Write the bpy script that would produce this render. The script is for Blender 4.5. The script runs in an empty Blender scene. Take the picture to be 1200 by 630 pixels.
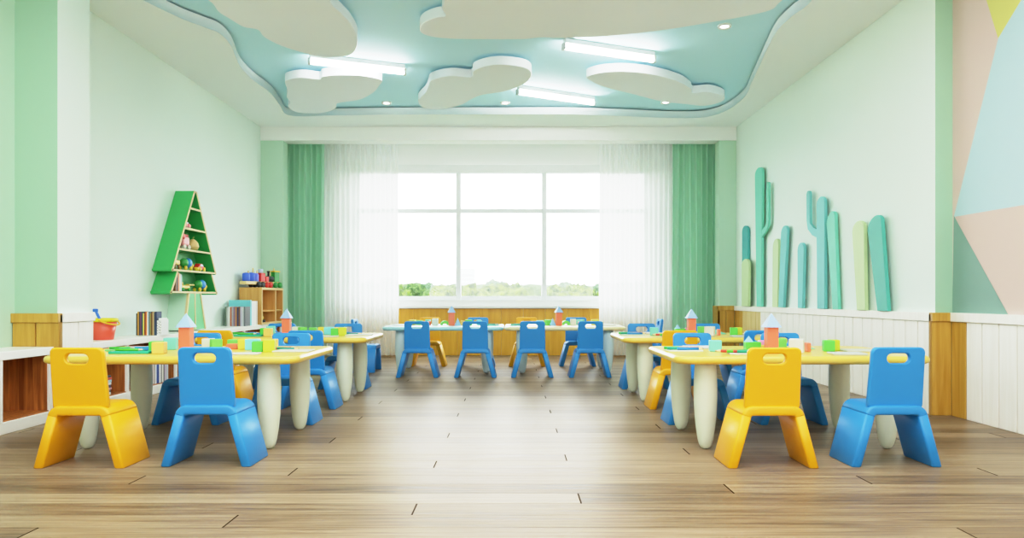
import bpy, bmesh, math, random
from mathutils import Vector, Matrix, noise
random.seed(7)
PI = math.pi
S = bpy.context.scene
COL = S.collection
F = 850.0; HZ = 349.0; CX = 600.0; EYE = 0.8     # focal length, horizon row, centre column of the 1200x630 frame, eye height

# ------------------------------------------------------------------ colour / materials
def lin(c):
    c /= 255.0
    return c / 12.92 if c <= 0.04045 else ((c + 0.055) / 1.055) ** 2.4
def rgb(r, g, b): return (lin(r), lin(g), lin(b), 1.0)

MATS = {}
def nodes(name):
    m = bpy.data.materials.new(name); m.use_nodes = True
    nt = m.node_tree
    return m, nt, nt.nodes['Principled BSDF'], nt.nodes, nt.links
def setp(b, **k):
    for n, v in k.items():
        n = n.replace('_', ' ')
        if n in b.inputs: b.inputs[n].default_value = v
def plain(name, c, rough=0.5, coat=0.0, var=0.04, scale=6.0, spec=0.5, bump=0.0):
    """plastic, paint, paper: one colour with a slight procedural unevenness"""
    if name in MATS: return MATS[name]
    m, nt, b, N, L = nodes(name)
    tc = N.new('ShaderNodeTexCoord'); nz = N.new('ShaderNodeTexNoise'); nz.inputs['Scale'].default_value = scale
    L.new(tc.outputs['Object'], nz.inputs['Vector'])
    mx = N.new('ShaderNodeMix'); mx.data_type = 'RGBA'
    c = rgb(*c)
    mx.inputs['A'].default_value = tuple(min(1, x * (1 - var)) for x in c[:3]) + (1,)
    mx.inputs['B'].default_value = tuple(min(1, x * (1 + var)) for x in c[:3]) + (1,)
    L.new(nz.outputs['Fac'], mx.inputs['Factor']); L.new(mx.outputs['Result'], b.inputs['Base Color'])
    setp(b, Roughness=rough, Coat_Weight=coat, Specular_IOR_Level=spec); b.inputs['Coat Roughness'].default_value = 0.12
    if bump:
        bp = N.new('ShaderNodeBump'); bp.inputs['Strength'].default_value = bump; bp.inputs['Distance'].default_value = 0.002
        n2 = N.new('ShaderNodeTexNoise'); n2.inputs['Scale'].default_value = 180
        L.new(tc.outputs['Object'], n2.inputs['Vector']); L.new(n2.outputs['Fac'], bp.inputs['Height']); L.new(bp.outputs['Normal'], b.inputs['Normal'])
    MATS[name] = m
    return m
def wood(name, dark, light, stretch=(14, 14, 0.9), rough=0.42, rings=2.2):
    """wood grain stretched along one axis"""
    if name in MATS: return MATS[name]
    m, nt, b, N, L = nodes(name)
    tc = N.new('ShaderNodeTexCoord'); mp = N.new('ShaderNodeMapping'); mp.inputs['Scale'].default_value = stretch
    L.new(tc.outputs['Object'], mp.inputs['Vector'])
    n1 = N.new('ShaderNodeTexNoise'); n1.inputs['Scale'].default_value = rings; n1.inputs['Detail'].default_value = 6; n1.inputs['Distortion'].default_value = 0.6
    L.new(mp.outputs['Vector'], n1.inputs['Vector'])
    rp = N.new('ShaderNodeValToRGB'); rp.color_ramp.elements[0].position = 0.3; rp.color_ramp.elements[1].position = 0.7
    rp.color_ramp.elements[0].color = rgb(*dark); rp.color_ramp.elements[1].color = rgb(*light)
    L.new(n1.outputs['Fac'], rp.inputs['Fac']); L.new(rp.outputs['Color'], b.inputs['Base Color'])
    setp(b, Roughness=rough)
    MATS[name] = m
    return m
def emit(name, c, s):
    if name in MATS: return MATS[name]
    m, nt, b, N, L = nodes(name)
    setp(b, Base_Color=rgb(*c), Emission_Color=rgb(*c), Emission_Strength=s)
    MATS[name] = m
    return m

def floor_mat():
    m, nt, b, N, L = nodes('oak floorboards')
    tc = N.new('ShaderNodeTexCoord'); sp = N.new('ShaderNodeSeparateXYZ'); L.new(tc.outputs['Object'], sp.inputs[0])
    def M(op, a, b_=None, c_=None):
        n = N.new('ShaderNodeMath'); n.operation = op
        for i, v in enumerate((a, b_, c_)):
            if v is None: continue
            if isinstance(v, (int, float)): n.inputs[i].default_value = v
            else: L.new(v, n.inputs[i])
        return n.outputs[0]
    W, LEN, STEP = 0.148, 3.2, 0.64
    yr = M('DIVIDE', M('SUBTRACT', sp.outputs['Y'], 2.677 - 40 * W), W)
    row = M('FLOOR', yr); fy = M('FRACT', yr)
    xs = M('DIVIDE', M('ADD', M('SUBTRACT', M('ADD', sp.outputs['X'], 0.37 + 100 * LEN), M('MULTIPLY', M('SUBTRACT', row, 40.0), STEP)), 0.0), LEN)
    pl = M('FLOOR', xs); fx = M('FRACT', xs)
    # distance to joints
    ex = M('MULTIPLY', M('MINIMUM', fx, M('SUBTRACT', 1.0, fx)), LEN)
    ey = M('MULTIPLY', M('MINIMUM', fy, M('SUBTRACT', 1.0, fy)), W)
    jx = M('LESS_THAN', ex, 0.0032); jy = M('LESS_THAN', ey, 0.0013)
    # a random tone per board
    cv = N.new('ShaderNodeCombineXYZ'); L.new(pl, cv.inputs[0]); L.new(row, cv.inputs[1])
    wn = N.new('ShaderNodeTexWhiteNoise'); wn.noise_dimensions = '2D'; L.new(cv.outputs[0], wn.inputs['Vector'])
    # grain stretched along x, shifted board by board
    gv = N.new('ShaderNodeCombineXYZ')
    L.new(M('ADD', M('MULTIPLY', sp.outputs['X'], 0.7), M('MULTIPLY', wn.outputs['Value'], 37.0)), gv.inputs[0])
    L.new(M('ADD', M('MULTIPLY', sp.outputs['Y'], 16.0), M('MULTIPLY', wn.outputs['Value'], 11.0)), gv.inputs[1])
    g = N.new('ShaderNodeTexNoise'); g.inputs['Scale'].default_value = 2.4; g.inputs['Detail'].default_value = 8; g.inputs['Roughness'].default_value = 0.66; g.inputs['Distortion'].default_value = 0.5
    L.new(gv.outputs[0], g.inputs['Vector'])
    f = M('ADD', M('MULTIPLY', g.outputs['Fac'], 0.85), M('MULTIPLY', wn.outputs['Value'], 0.22))
    rp = N.new('ShaderNodeValToRGB'); L.new(f, rp.inputs['Fac'])
    e = rp.color_ramp.elements
    e[0].position = 0.30; e[0].color = rgb(78, 62, 46)
    e[1].position = 0.80; e[1].color = rgb(168, 148, 120)
    k = e.new(0.52); k.color = rgb(130, 107, 81)
    mx = N.new('ShaderNodeMix'); mx.data_type = 'RGBA'
    L.new(M('MAXIMUM', jx, M('MULTIPLY', jy, 0.55)), mx.inputs['Factor']); L.new(rp.outputs['Color'], mx.inputs['A']); mx.inputs['B'].default_value = rgb(58, 44, 30)
    L.new(mx.outputs['Result'], b.inputs['Base Color'])
    L.new(M('ADD', M('MULTIPLY', g.outputs['Fac'], 0.3), 0.22), b.inputs['Roughness'])
    bp = N.new('ShaderNodeBump'); bp.inputs['Strength'].default_value = 0.28; bp.inputs['Distance'].default_value = 0.004
    L.new(M('SUBTRACT', g.outputs['Fac'], M('MULTIPLY', M('MAXIMUM', jx, jy), 0.5)), bp.inputs['Height']); L.new(bp.outputs['Normal'], b.inputs['Normal'])
    L.new(M('MULTIPLY', M('SUBTRACT', 1.0, M('MAXIMUM', jx, jy)), 0.11), b.inputs['Specular IOR Level'])
    return m

def sheer_mat():
    m, nt, b, N, L = nodes('sheer voile')
    out = N['Material Output']
    setp(b, Base_Color=rgb(246, 248, 246), Roughness=0.9)
    tl = N.new('ShaderNodeBsdfTranslucent'); tl.inputs['Color'].default_value = (0.85, 0.87, 0.85, 1)
    tr = N.new('ShaderNodeBsdfTransparent')
    m1 = N.new('ShaderNodeMixShader'); m1.inputs[0].default_value = 0.5
    L.new(b.outputs[0], m1.inputs[1]); L.new(tl.outputs[0], m1.inputs[2])
    m2 = N.new('ShaderNodeMixShader'); m2.inputs[0].default_value = 0.07
    L.new(m1.outputs[0], m2.inputs[1]); L.new(tr.outputs[0], m2.inputs[2]); L.new(m2.outputs[0], out.inputs['Surface'])
    return m
def drape_mat():
    m, nt, b, N, L = nodes('green drape cloth')
    out = N['Material Output']
    setp(b, Base_Color=rgb(192, 232, 208), Roughness=0.85)
    b.inputs['Sheen Weight'].default_value = 0.3
    tl = N.new('ShaderNodeBsdfTranslucent'); tl.inputs['Color'].default_value = rgb(190, 234, 208)
    m1 = N.new('ShaderNodeMixShader'); m1.inputs[0].default_value = 0.42
    L.new(b.outputs[0], m1.inputs[1]); L.new(tl.outputs[0], m1.inputs[2]); L.new(m1.outputs[0], out.inputs['Surface'])
    return m
def glass_mat():
    m, nt, b, N, L = nodes('window glass')
    out = N['Material Output']
    tr = N.new('ShaderNodeBsdfTransparent'); tr.inputs['Color'].default_value = (0.97, 0.99, 0.98, 1)
    gl = N.new('ShaderNodeBsdfGlossy'); gl.inputs['Roughness'].default_value = 0.02
    mx = N.new('ShaderNodeMixShader'); mx.inputs[0].default_value = 0.04
    L.new(tr.outputs[0], mx.inputs[1]); L.new(gl.outputs[0], mx.inputs[2]); L.new(mx.outputs[0], out.inputs['Surface'])
    return m
def leaf_mat(name, a, c):
    m, nt, b, N, L = nodes(name)
    tc = N.new('ShaderNodeTexCoord'); nz = N.new('ShaderNodeTexNoise'); nz.inputs['Scale'].default_value = 2.6; nz.inputs['Detail'].default_value = 8
    L.new(tc.outputs['Object'], nz.inputs['Vector'])
    rp = N.new('ShaderNodeValToRGB'); rp.color_ramp.elements[0].position = 0.38; rp.color_ramp.elements[1].position = 0.62
    rp.color_ramp.elements[0].color = rgb(*a); rp.color_ramp.elements[1].color = rgb(*c)
    L.new(nz.outputs['Fac'], rp.inputs['Fac']); L.new(rp.outputs['Color'], b.inputs['Base Color']); setp(b, Roughness=0.9, Specular_IOR_Level=0.1)
    return m

# ------------------------------------------------------------------ mesh builder
class MB:
    def __init__(s): s.v = []; s.f = []; s.m = []; s.sm = []
    def add(s, vs, fs, mi=0, smooth=False):
        o = len(s.v); s.v += [tuple(p) for p in vs]
        for f in fs: s.f.append([i + o for i in f]); s.m.append(mi); s.sm.append(smooth)
        return s
    def box(s, x0, x1, y0, y1, z0, z1, mi=0, R=None):
        vs = [(x, y, z) for z in (z0, z1) for y in (y0, y1) for x in (x0, x1)]
        if R is not None: vs = [tuple(R @ Vector(p)) for p in vs]
        return s.add(vs, [(0, 2, 3, 1), (4, 5, 7, 6), (0, 1, 5, 4), (2, 6, 7, 3), (0, 4, 6, 2), (1, 3, 7, 5)], mi)
    def rbox(s, x0, x1, y0, y1, z0, z1, r=0.004, seg=2, mi=0, R=None):
        bm = bmesh.new(); bmesh.ops.create_cube(bm, size=1)
        for v in bm.verts: v.co = Vector(((x0 + x1) / 2 + v.co.x * (x1 - x0), (y0 + y1) / 2 + v.co.y * (y1 - y0), (z0 + z1) / 2 + v.co.z * (z1 - z0)))
        r = min(r, 0.45 * min(x1 - x0, y1 - y0, z1 - z0))
        bmesh.ops.bevel(bm, geom=list(bm.edges), offset=r, segments=seg, profile=0.5, affect='EDGES')
        bm.verts.index_update()
        vs = [v.co.copy() for v in bm.verts]
        if R is not None: vs = [R @ p for p in vs]
        s.add(vs, [[v.index for v in f.verts] for f in bm.faces], mi); bm.free()
        return s
    def prism(s, pts, axis, a, b, mi=0, bev=0.0, R=None):
        """polygon extruded along an axis from a to b (the polygon gives the other two axes in order), outline rims softened by bev"""
        n = len(pts)
        if bev:
            c = Vector((sum(p[0] for p in pts) / n, sum(p[1] for p in pts) / n))
            rows = [(a, True), (a + bev, False), (b - bev, False), (b, True)] if a < b else [(a, True), (a - bev, False), (b + bev, False), (b, True)]
        else: rows = [(a, False), (b, False)]
        def ins(p, i):
            p0, p1, p2 = Vector(pts[i - 1]), Vector(pts[i]), Vector(pts[(i + 1) % n])
            e1 = (p1 - p0); e2 = (p2 - p1)
            n1 = Vector((-e1.y, e1.x)).normalized() if e1.length > 1e-9 else Vector((0, 0)); n2 = Vector((-e2.y, e2.x)).normalized() if e2.length > 1e-9 else n1
            nn = (n1 + n2)
            nn = nn.normalized() if nn.length > 1e-6 else n1
            return p1 + nn * bev * sgn
        ar = sum(pts[i][0] * pts[(i + 1) % n][1] - pts[(i + 1) % n][0] * pts[i][1] for i in range(n))
        sgn = 1 if ar > 0 else -1
        vs = []
        for t, inn in rows:
            for i, p in enumerate(pts):
                q = ins(p, i) if inn else p
                vs.append({'x': (t, q[0], q[1]), 'y': (q[0], t, q[1]), 'z': (q[0], q[1], t)}[axis])
        if R is not None: vs = [tuple(R @ Vector(p)) for p in vs]
        fs = [list(range(n))[::-1], [n * (len(rows) - 1) + i for i in range(n)]]
        for k in range(len(rows) - 1):
            for i in range(n):
                j = (i + 1) % n
                fs.append((k * n + i, k * n + j, (k + 1) * n + j, (k + 1) * n + i))
        return s.add(vs, fs, mi)
    def lathe(s, prof, c=(0, 0, 0), seg=24, mi=0, caps=True, R=None, smooth=True):
        vs = []; fs = []
        for r, z in prof:
            for k in range(seg):
                a = 2 * PI * k / seg; vs.append(Vector((r * math.cos(a), r * math.sin(a), z)))
        if R is not None: vs = [R @ p for p in vs]
        vs = [p + Vector(c) for p in vs]
        for i in range(len(prof) - 1):
            for k in range(seg):
                j = (k + 1) % seg; fs.append((i * seg + k, i * seg + j, (i + 1) * seg + j, (i + 1) * seg + k))
        if caps:
            fs.append(list(range(seg))[::-1]); fs.append([(len(prof) - 1) * seg + k for k in range(seg)])
        return s.add(vs, fs, mi, smooth)
    def cyl(s, p0, p1, r0, r1=None, seg=12, mi=0):
        p0 = Vector(p0); p1 = Vector(p1); d = p1 - p0
        R = d.to_track_quat('Z', 'Y').to_matrix()
        return s.lathe([(r0, 0), (r0 if r1 is None else r1, d.length)], p0, seg, mi, True, R)
    def ball(s, c, r, sc=(1, 1, 1), seg=14, rings=8, mi=0):
        prof = [(max(1e-4, math.sin(PI * i / rings)) * r, -math.cos(PI * i / rings) * r) for i in range(rings + 1)]
        R = Matrix.Diagonal(sc)
        return s.lathe(prof, c, seg, mi, True, R)
    def tube(s, pts, r, seg=8, mi=0):
        pts = [Vector(p) for p in pts]; vs = []; fs = []; up = Vector((0.123, 0.456, 0.881)).normalized()
        for i, p in enumerate(pts):
            d = (pts[min(i + 1, len(pts) - 1)] - pts[max(i - 1, 0)]).normalized()
            a = d.cross(up).normalized(); b = d.cross(a)
            for k in range(seg):
                t = 2 * PI * k / seg; vs.append(p + a * math.cos(t) * r + b * math.sin(t) * r)
        for i in range(len(pts) - 1):
            for k in range(seg):
                j = (k + 1) % seg; fs.append((i * seg + k, i * seg + j, (i + 1) * seg + j, (i + 1) * seg + k))
        fs.append(list(range(seg))[::-1]); fs.append([(len(pts) - 1) * seg + k for k in range(seg)])
        return s.add(vs, fs, mi, True)
    def mesh(s, name, mats, fix=True, auto=None):
        me = bpy.data.meshes.new(name); me.from_pydata(s.v, [], s.f)
        for m in (mats if isinstance(mats, (list, tuple)) else [mats]): me.materials.append(m)
        for p, mi, sm in zip(me.polygons, s.m, s.sm): p.material_index = mi; p.use_smooth = sm
        if fix:
            bm = bmesh.new(); bm.from_mesh(me); bmesh.ops.recalc_face_normals(bm, faces=bm.faces); bm.to_mesh(me); bm.free()
        me.update()
        if auto is not None:
            me.polygons.foreach_set('use_smooth', [True] * len(me.polygons)); me.set_sharp_from_angle(angle=math.radians(auto))
        return me
    def obj(s, name, mats, parent=None, loc=(0, 0, 0), rz=0, fix=True, auto=None):
        o = bpy.data.objects.new(name, s.mesh(name, mats, fix, auto)); COL.objects.link(o)
        o.location = loc; o.rotation_euler = (0, 0, rz)
        if parent is not None: o.parent = parent
        return o

def empty(name, loc=(0, 0, 0), rz=0):
    o = bpy.data.objects.new(name, None); COL.objects.link(o); o.location = loc; o.rotation_euler = (0, 0, rz); o.empty_display_size = 0.1
    return o
def tag(o, label=None, cat=None, group=None, kind=None):
    if label: o['label'] = label
    if cat: o['category'] = cat
    if group: o['group'] = group
    if kind: o['kind'] = kind
    return o
def struct(o): o['kind'] = 'structure'; return o
def copy_tree(o, parent=None):
    c = o.copy(); COL.objects.link(c)
    if parent is not None: c.parent = parent
    for ch in o.children: copy_tree(ch, c)
    return c

def at_z(px, py, z):            # floor-parallel plane
    Y = (EYE - z) * F / (py - HZ); return Vector(((px - CX) * Y / F, Y, z))
def at_x(px, py, X):            # side-wall plane
    Y = X * F / (px - CX); return (Y, EYE - (py - HZ) * Y / F)
def rrect(x0, x1, y0, y1, r, n=6):
    pts = []
    for cx, cy, a0 in ((x1 - r, y0 + r, -90), (x1 - r, y1 - r, 0), (x0 + r, y1 - r, 90), (x0 + r, y0 + r, 180)):
        for i in range(n + 1):
            a = math.radians(a0 + 90 * i / n); pts.append((cx + r * math.cos(a), cy + r * math.sin(a)))
    return pts
def smooth_loop(pts, n=6):      # Catmull-Rom through a closed list
    out = []; L = len(pts)
    for i in range(L):
        p0, p1, p2, p3 = (Vector(pts[(i + k - 1) % L]) for k in range(4))
        for j in range(n):
            t = j / n
            out.append(tuple(0.5 * ((2 * p1) + (p2 - p0) * t + (2 * p0 - 5 * p1 + 4 * p2 - p3) * t * t + (3 * p1 - p0 - 3 * p2 + p3) * t ** 3)))
    return out

# ------------------------------------------------------------------ palette
M_wall = plain('pale green wall paint', (226, 241, 231), 0.75, var=0.02, scale=1.2)
M_walldim = plain('dimmed wall green', (186, 218, 193), 0.75, var=0.02, scale=1.2)  # the wall's green, darkened to paint in its weaker light
M_wallshade = plain('shaded wall green', (160, 198, 169), 0.75, var=0.02, scale=1.2)  # same wall green with the shade of camera-facing sides put in
M_white = plain('white paint', (240, 242, 238), 0.6, var=0.015, scale=1.0)
M_cream = plain('cream soffit paint', (242, 247, 246), 0.8, var=0.015, scale=0.8)
M_sky = plain('pale blue ceiling paint', (198, 240, 255), 0.7, var=0.02, scale=0.6)
M_cloud = plain('white cloud board', (244, 247, 252), 0.6, var=0.015, scale=0.9)
M_panelw = wood('whitewashed boards', (238, 233, 222), (246, 242, 233), (16, 16, 0.9), 0.4)
M_panelshade = wood('corner shade boards', (206, 178, 112), (228, 205, 150), (16, 16, 0.9), 0.4)  # board tone carrying the corner's shade and colour bleed
M_panely = wood('golden oak boards', (174, 126, 38), (202, 158, 70), (14, 14, 0.8), 0.4)  # oak of the facing ends, reused as corner shade on the right wall
M_groove = plain('golden groove', (164, 124, 56), 0.6)
M_sillwood = wood('amber window panel', (212, 152, 34), (232, 178, 60), (9, 9, 0.7), 0.4)
M_bench = plain('white lacquer', (242, 240, 232), 0.35, var=0.015)
M_benchw = wood('brown oak panel', (128, 66, 22), (196, 122, 56), (16, 12, 1.0), 0.45, 2.8)
M_cab = wood('light beech', (206, 152, 78), (226, 178, 104), (14, 14, 0.8), 0.45)
M_cabedge = plain('pale beech edge', (226, 196, 140), 0.5)
M_yel = plain('yellow plastic', (240, 169, 2), 0.46, coat=0.04, var=0.015, bump=0.05)
M_blu = plain('blue plastic', (40, 135, 208), 0.46, coat=0.04, var=0.015, bump=0.05)
M_tab = plain('pastel yellow table plastic', (230, 196, 82), 0.33, coat=0.25, var=0.015)
M_tabc = plain('pale aqua table plastic', (176, 226, 226), 0.33, coat=0.25, var=0.015)
M_tabk = plain('cream table plastic', (244, 228, 172), 0.33, coat=0.25, var=0.015)
M_leg = plain('sage white leg plastic', (218, 224, 202), 0.4, coat=0.1, var=0.02)
M_legc = plain('pale blue leg plastic', (214, 232, 232), 0.4, coat=0.1, var=0.02)
M_grn = plain('kelly green board', (58, 174, 90), 0.45, var=0.03)
M_grnd = plain('pale mint board', (196, 228, 204), 0.5)
M_grnm = plain('mid green board', (110, 196, 130), 0.5)
M_ply = plain('plywood edge', (222, 200, 146), 0.5, var=0.08, scale=40)
M_frame = plain('white window frame', (232, 236, 236), 0.4, var=0.01)
M_dark = plain('dark gap', (60, 90, 80), 0.8)
M_glass = glass_mat()

# ------------------------------------------------------------------ the room
XL, XR, XRO = -3.25, 2.90, 3.02
YP, YW, YB = 9.38, 10.15, -2.2                  # pilasters, window wall, wall behind the camera
YSTEP = 4.97; ZS, ZU = 3.01, 3.11
struct(MB().box(XL - 0.3, XRO + 0.3, YB - 0.1, YW + 0.25, -0.1, 0).obj('floor', floor_mat()))
struct(MB().box(XL - 0.2, XL, 4.9, YW + 0.2, 0, 3.3).obj('wall_left', M_wall))
struct(MB().box(XL - 0.2, XL, YB, 4.9, 0, 3.3).obj('wall_left_front', M_walldim))  # near stretch of the same wall, dimness put into its colour
YP0, YP1, XPI = 4.74, 5.10, -2.97
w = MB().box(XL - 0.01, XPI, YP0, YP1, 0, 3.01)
w.m[2] = 1  # side towards the camera gets the green with painted shade
struct(w.obj('wall_left_pier', [M_wall, M_wallshade]))
w = MB().box(XR, XR + 0.3, YSTEP, YW + 0.2, 0, 3.3); w.m[2] = 1  # camera-facing end takes the green with painted shade
struct(w.obj('wall_right', [M_wall, M_wallshade]))
struct(MB().box(XL - 0.2, XRO + 0.2, YB - 0.2, YB, 0, 3.3).obj('wall_back', M_cream))

# mural wall to the right of the step: colour fields of one painted wall
mz = 0.68
P = lambda px, py: at_x(px, py, XRO)
fields = [((212, 186, 178), [(YSTEP, mz), P(1118, 254), P(1200, 240), (3.2, 1.28), (0.5, 1.0), (0.5, mz)]),
          ((212, 188, 179), [P(1118, 254), (YSTEP, 1.36), (YSTEP, 3.02), P(1150, -20), P(1170, 45)]),
          ((180, 210, 216), [P(1118, 254), P(1170, 45), P(1200, -5), (3.9, 3.02), (0.5, 3.02), (0.5, 1.0), (3.2, 1.28), P(1200, 240)]),
          ((210, 208, 118), [P(1150, -20), (4.5, 3.02), (3.9, 3.02), P(1200, -5), P(1170, 45)])]
mw = MB().box(XRO, XRO + 0.2, YB, YSTEP + 0.01, 0, 3.3, 0)
mats = [plain('mural base', (222, 200, 194), 0.75)]
for i, (c, poly) in enumerate(fields):
    mats.append(plain('mural field %d' % i, c, 0.75, var=0.015))
    mw.add([(XRO - 0.001 - 0.0002 * i, y, z) for y, z in poly], [list(range(len(poly)))], len(mats) - 1)
mats.append(plain('mural slate', (128, 160, 148), 0.75))
mw.add([(XRO - 0.0025, y, z) for y, z in (P(1118, 252), (YSTEP, mz), P(1184, 372))], [(0, 1, 2)], len(mats) - 1)
struct(mw.obj('wall_right_mural', mats, fix=False))

# panelled dado: boards, cap and backing
def dado(name, axis, plane, out, a0, a1, mats_for, w=0.16, h=0.70, thick=0.03, z0=0.0, capmat=0):
    """axis 'y': boards run along y on plane x=plane, out = +-1 the way they stand proud"""
    mb = MB(); n = max(1, round(abs(a1 - a0) / w)); d = (a1 - a0) / n
    def bx(u0, u1, t0, t1, zz0, zz1, mi, r=0.003):
        p0, p1 = sorted((plane + out * t0, plane + out * t1)); u0, u1 = sorted((u0, u1))
        if axis == 'y': mb.rbox(p0, p1, u0, u1, zz0, zz1, r, 1, mi)
        else: mb.rbox(u0, u1, p0, p1, zz0, zz1, r, 1, mi)
    bx(a0, a1, -0.005, thick * 0.6, z0, h - 0.01, 3, 0.001)
    for i in range(n):
        u0, u1 = a0 + d * i, a0 + d * (i + 1); s = 0.0045 if d > 0 else -0.0045
        bx(u0 + s, u1 - s, 0, thick, z0, h - 0.06, mats_for(i, n))
    if capmat is not None:
        bx(a0, a1, -0.005, thick + 0.012, h - 0.06, h, capmat)
    return struct(mb.obj(name, [M_panelw, M_panelshade, M_panely, M_groove]))
dado('trim_right', 'y', XR, -1, YSTEP, YP - 0.02, lambda i, n: 2 if i > n - 3 else 1 if i > n - 7 else 0)  # boards yellow towards the far corner, painting in its shade and colour bleed
dado('trim_step', 'x', YSTEP, -1, XR - 0.042, XRO - 0.02, lambda i, n: 2, w=0.2, capmat=2)
dado('trim_front', 'y', XRO, -1, YSTEP - 0.032, -1.0, lambda i, n: 2 if i < 1 else 0)
dado('trim_pier_side', 'y', XPI, 1, YP0 + 0.002, YP1, lambda i, n: 0, w=0.145, z0=0.0)
dado('trim_pier_face', 'x', YP0, -1, XL, XPI + 0.03, lambda i, n: 2, w=0.16, capmat=2, z0=0.0)

# pilasters and valance before the window bay
XA, XB = -2.96, 2.68
struct(MB().box(XL - 0.01, XA, YP, YP + 0.2, 0, 3.01).obj('wall_pilaster_left', M_walldim))
struct(MB().box(XB, XR + 0.01, YP, YP + 0.2, 0, 3.01).obj('wall_pilaster_right', M_walldim))
struct(MB().rbox(XL - 0.01, XR + 0.01, YP - 0.012, YP + 0.22, 2.835, 3.012, 0.004).obj('trim_valance', M_white))
dado('trim_pilaster', 'x', YP, -1, XB - 0.03, XR - 0.03, lambda i, n: 2, w=0.11, capmat=2)
mb = MB().rbox(XB - 0.03, XB + 0.0, YP - 0.03, YP + 0.2, 0, 0.70, 0.003, 1)
struct(mb.obj('trim_pilaster_return', M_panely))

# window wall with its opening
WX0, WX1, WZ0, WZ1 = -2.22, 1.93, 0.765, 2.61
mb = MB()
mb.box(XL - 0.1, WX0, YW, YW + 0.25, 0, 3.3).box(WX1, XR + 0.1, YW, YW + 0.25, 0, 3.3)
mb.box(WX0, WX1, YW, YW + 0.25, WZ1, 3.3).box(WX0, WX1, YW, YW + 0.25, 0, WZ0)
struct(mb.obj('wall_window', M_white))
struct(MB().rbox(-2.6, 2.3, YW - 0.035, YW, 2.55, 2.66, 0.004).obj('trim_blind_pelmet', plain('grey white pelmet', (226, 230, 226), 0.6)))
mb = MB(); n = 14
for i in range(n):
    x0 = -2.3 + 4.3 * i / n; mb.rbox(x0 + 0.001, x0 + 4.3 / n - 0.001, YW - 0.02, YW, 0, 0.652, 0.002, 1)
struct(mb.obj('trim_window_panel', M_sillwood))
struct(MB().rbox(WX0 - 0.15, WX1 + 0.15, YW - 0.075, YW + 0.14, 0.655, 0.692, 0.006).obj('trim_window_sill', M_white))
win = struct(empty('window_1', (0, YW, WZ0)))
mb = MB(); fy0, fy1 = 0.09, 0.16; H_ = WZ1 - WZ0
mb.rbox(WX0, WX1, fy0, fy1, 0, 0.06).rbox(WX0, WX1, fy0, fy1, H_ - 0.05, H_).rbox(WX0, WX0 + 0.06, fy0, fy1, 0, H_).rbox(WX1 - 0.06, WX1, fy0, fy1, 0, H_)
TZ = 2.03 - WZ0
mb.rbox(WX0, WX1, fy0 - 0.01, fy1, TZ - 0.028, TZ + 0.028)
MULL = [-0.755, 0.455]
for x in MULL: mb.rbox(x - 0.034, x + 0.034, fy0 - 0.015, fy1, 0, H_)
struct(mb.obj('window_frame', M_frame, win))
xs = [WX0] + MULL + [WX1]
for i in range(3):
    for z0, z1 in ((0.05, TZ - 0.02), (TZ + 0.02, H_ - 0.04)):
        struct(MB().box(xs[i] + 0.02, xs[i + 1] - 0.02, 0.12, 0.126, z0, z1).obj('window_pane', M_glass, win))

# ceiling: soffit with a wavy opening, lip, blue upper ceiling
def cz(px, py, off=2.21):
    Y = off * F / (HZ - py); return ((px - CX) * Y / F, Y)
lip = [cz(*p) for p in ((200, 16), (237, 31), (257, 39), (271, 54), (281, 77), (297, 94), (317, 109), (328, 123), (340, 135.5), (390, 135.2), (470, 134.2), (560, 134), (670, 134), (730, 136), (785, 138.2), (824, 137.5), (850, 130), (872, 114), (881, 96), (890, 77), (908, 40), (928, 19), (950, 2))]
lip += [(2.15, 4.6), (2.3, 3.6), (2.35, 2.4), (1.8, 1.4), (0.6, 1.0), (-0.8, 1.25), (-1.9, 1.0), (-2.6, 1.6), (-2.8, 2.8), (-2.75, 4.0), (-2.85, 4.9)]
lip = smooth_loop(lip, 6)
bm = bmesh.new()
ov = [bm.verts.new(p + (ZS,)) for p in ((XL - 0.05, YB), (XRO + 0.05, YB), (XRO + 0.05, YW), (XL - 0.05, YW))]
iv = [bm.verts.new((p[0], p[1], ZS)) for p in lip]
ed = [bm.edges.new((l[i], l[(i + 1) % len(l)])) for l in (ov, iv) for i in range(len(l))]
bmesh.ops.triangle_fill(bm, edges=ed, use_beauty=True, use_dissolve=False)
top = [bm.verts.new((p[0], p[1], ZU - 0.014)) for p in lip]
nl = len(lip)
lipf = []
for i in range(nl):
    f_ = bm.faces.new((iv[i], iv[(i + 1) % nl], top[(i + 1) % nl], top[i])); f_.material_index = 1; f_.smooth = True; lipf.append(f_)
me = bpy.data.meshes.new('ceiling'); bm.to_mesh(me); bm.free()
me.materials.append(M_cream); me.materials.append(plain('bright lip paint', (238, 244, 244), 0.6, var=0.01))
o = bpy.data.objects.new('ceiling', me); COL.objects.link(o); struct(o)
struct(MB().box(XL - 0.3, XRO + 0.3, YB - 0.2, YW + 0.3, ZU, ZU + 0.1).obj('ceiling_upper', M_sky))

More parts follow.
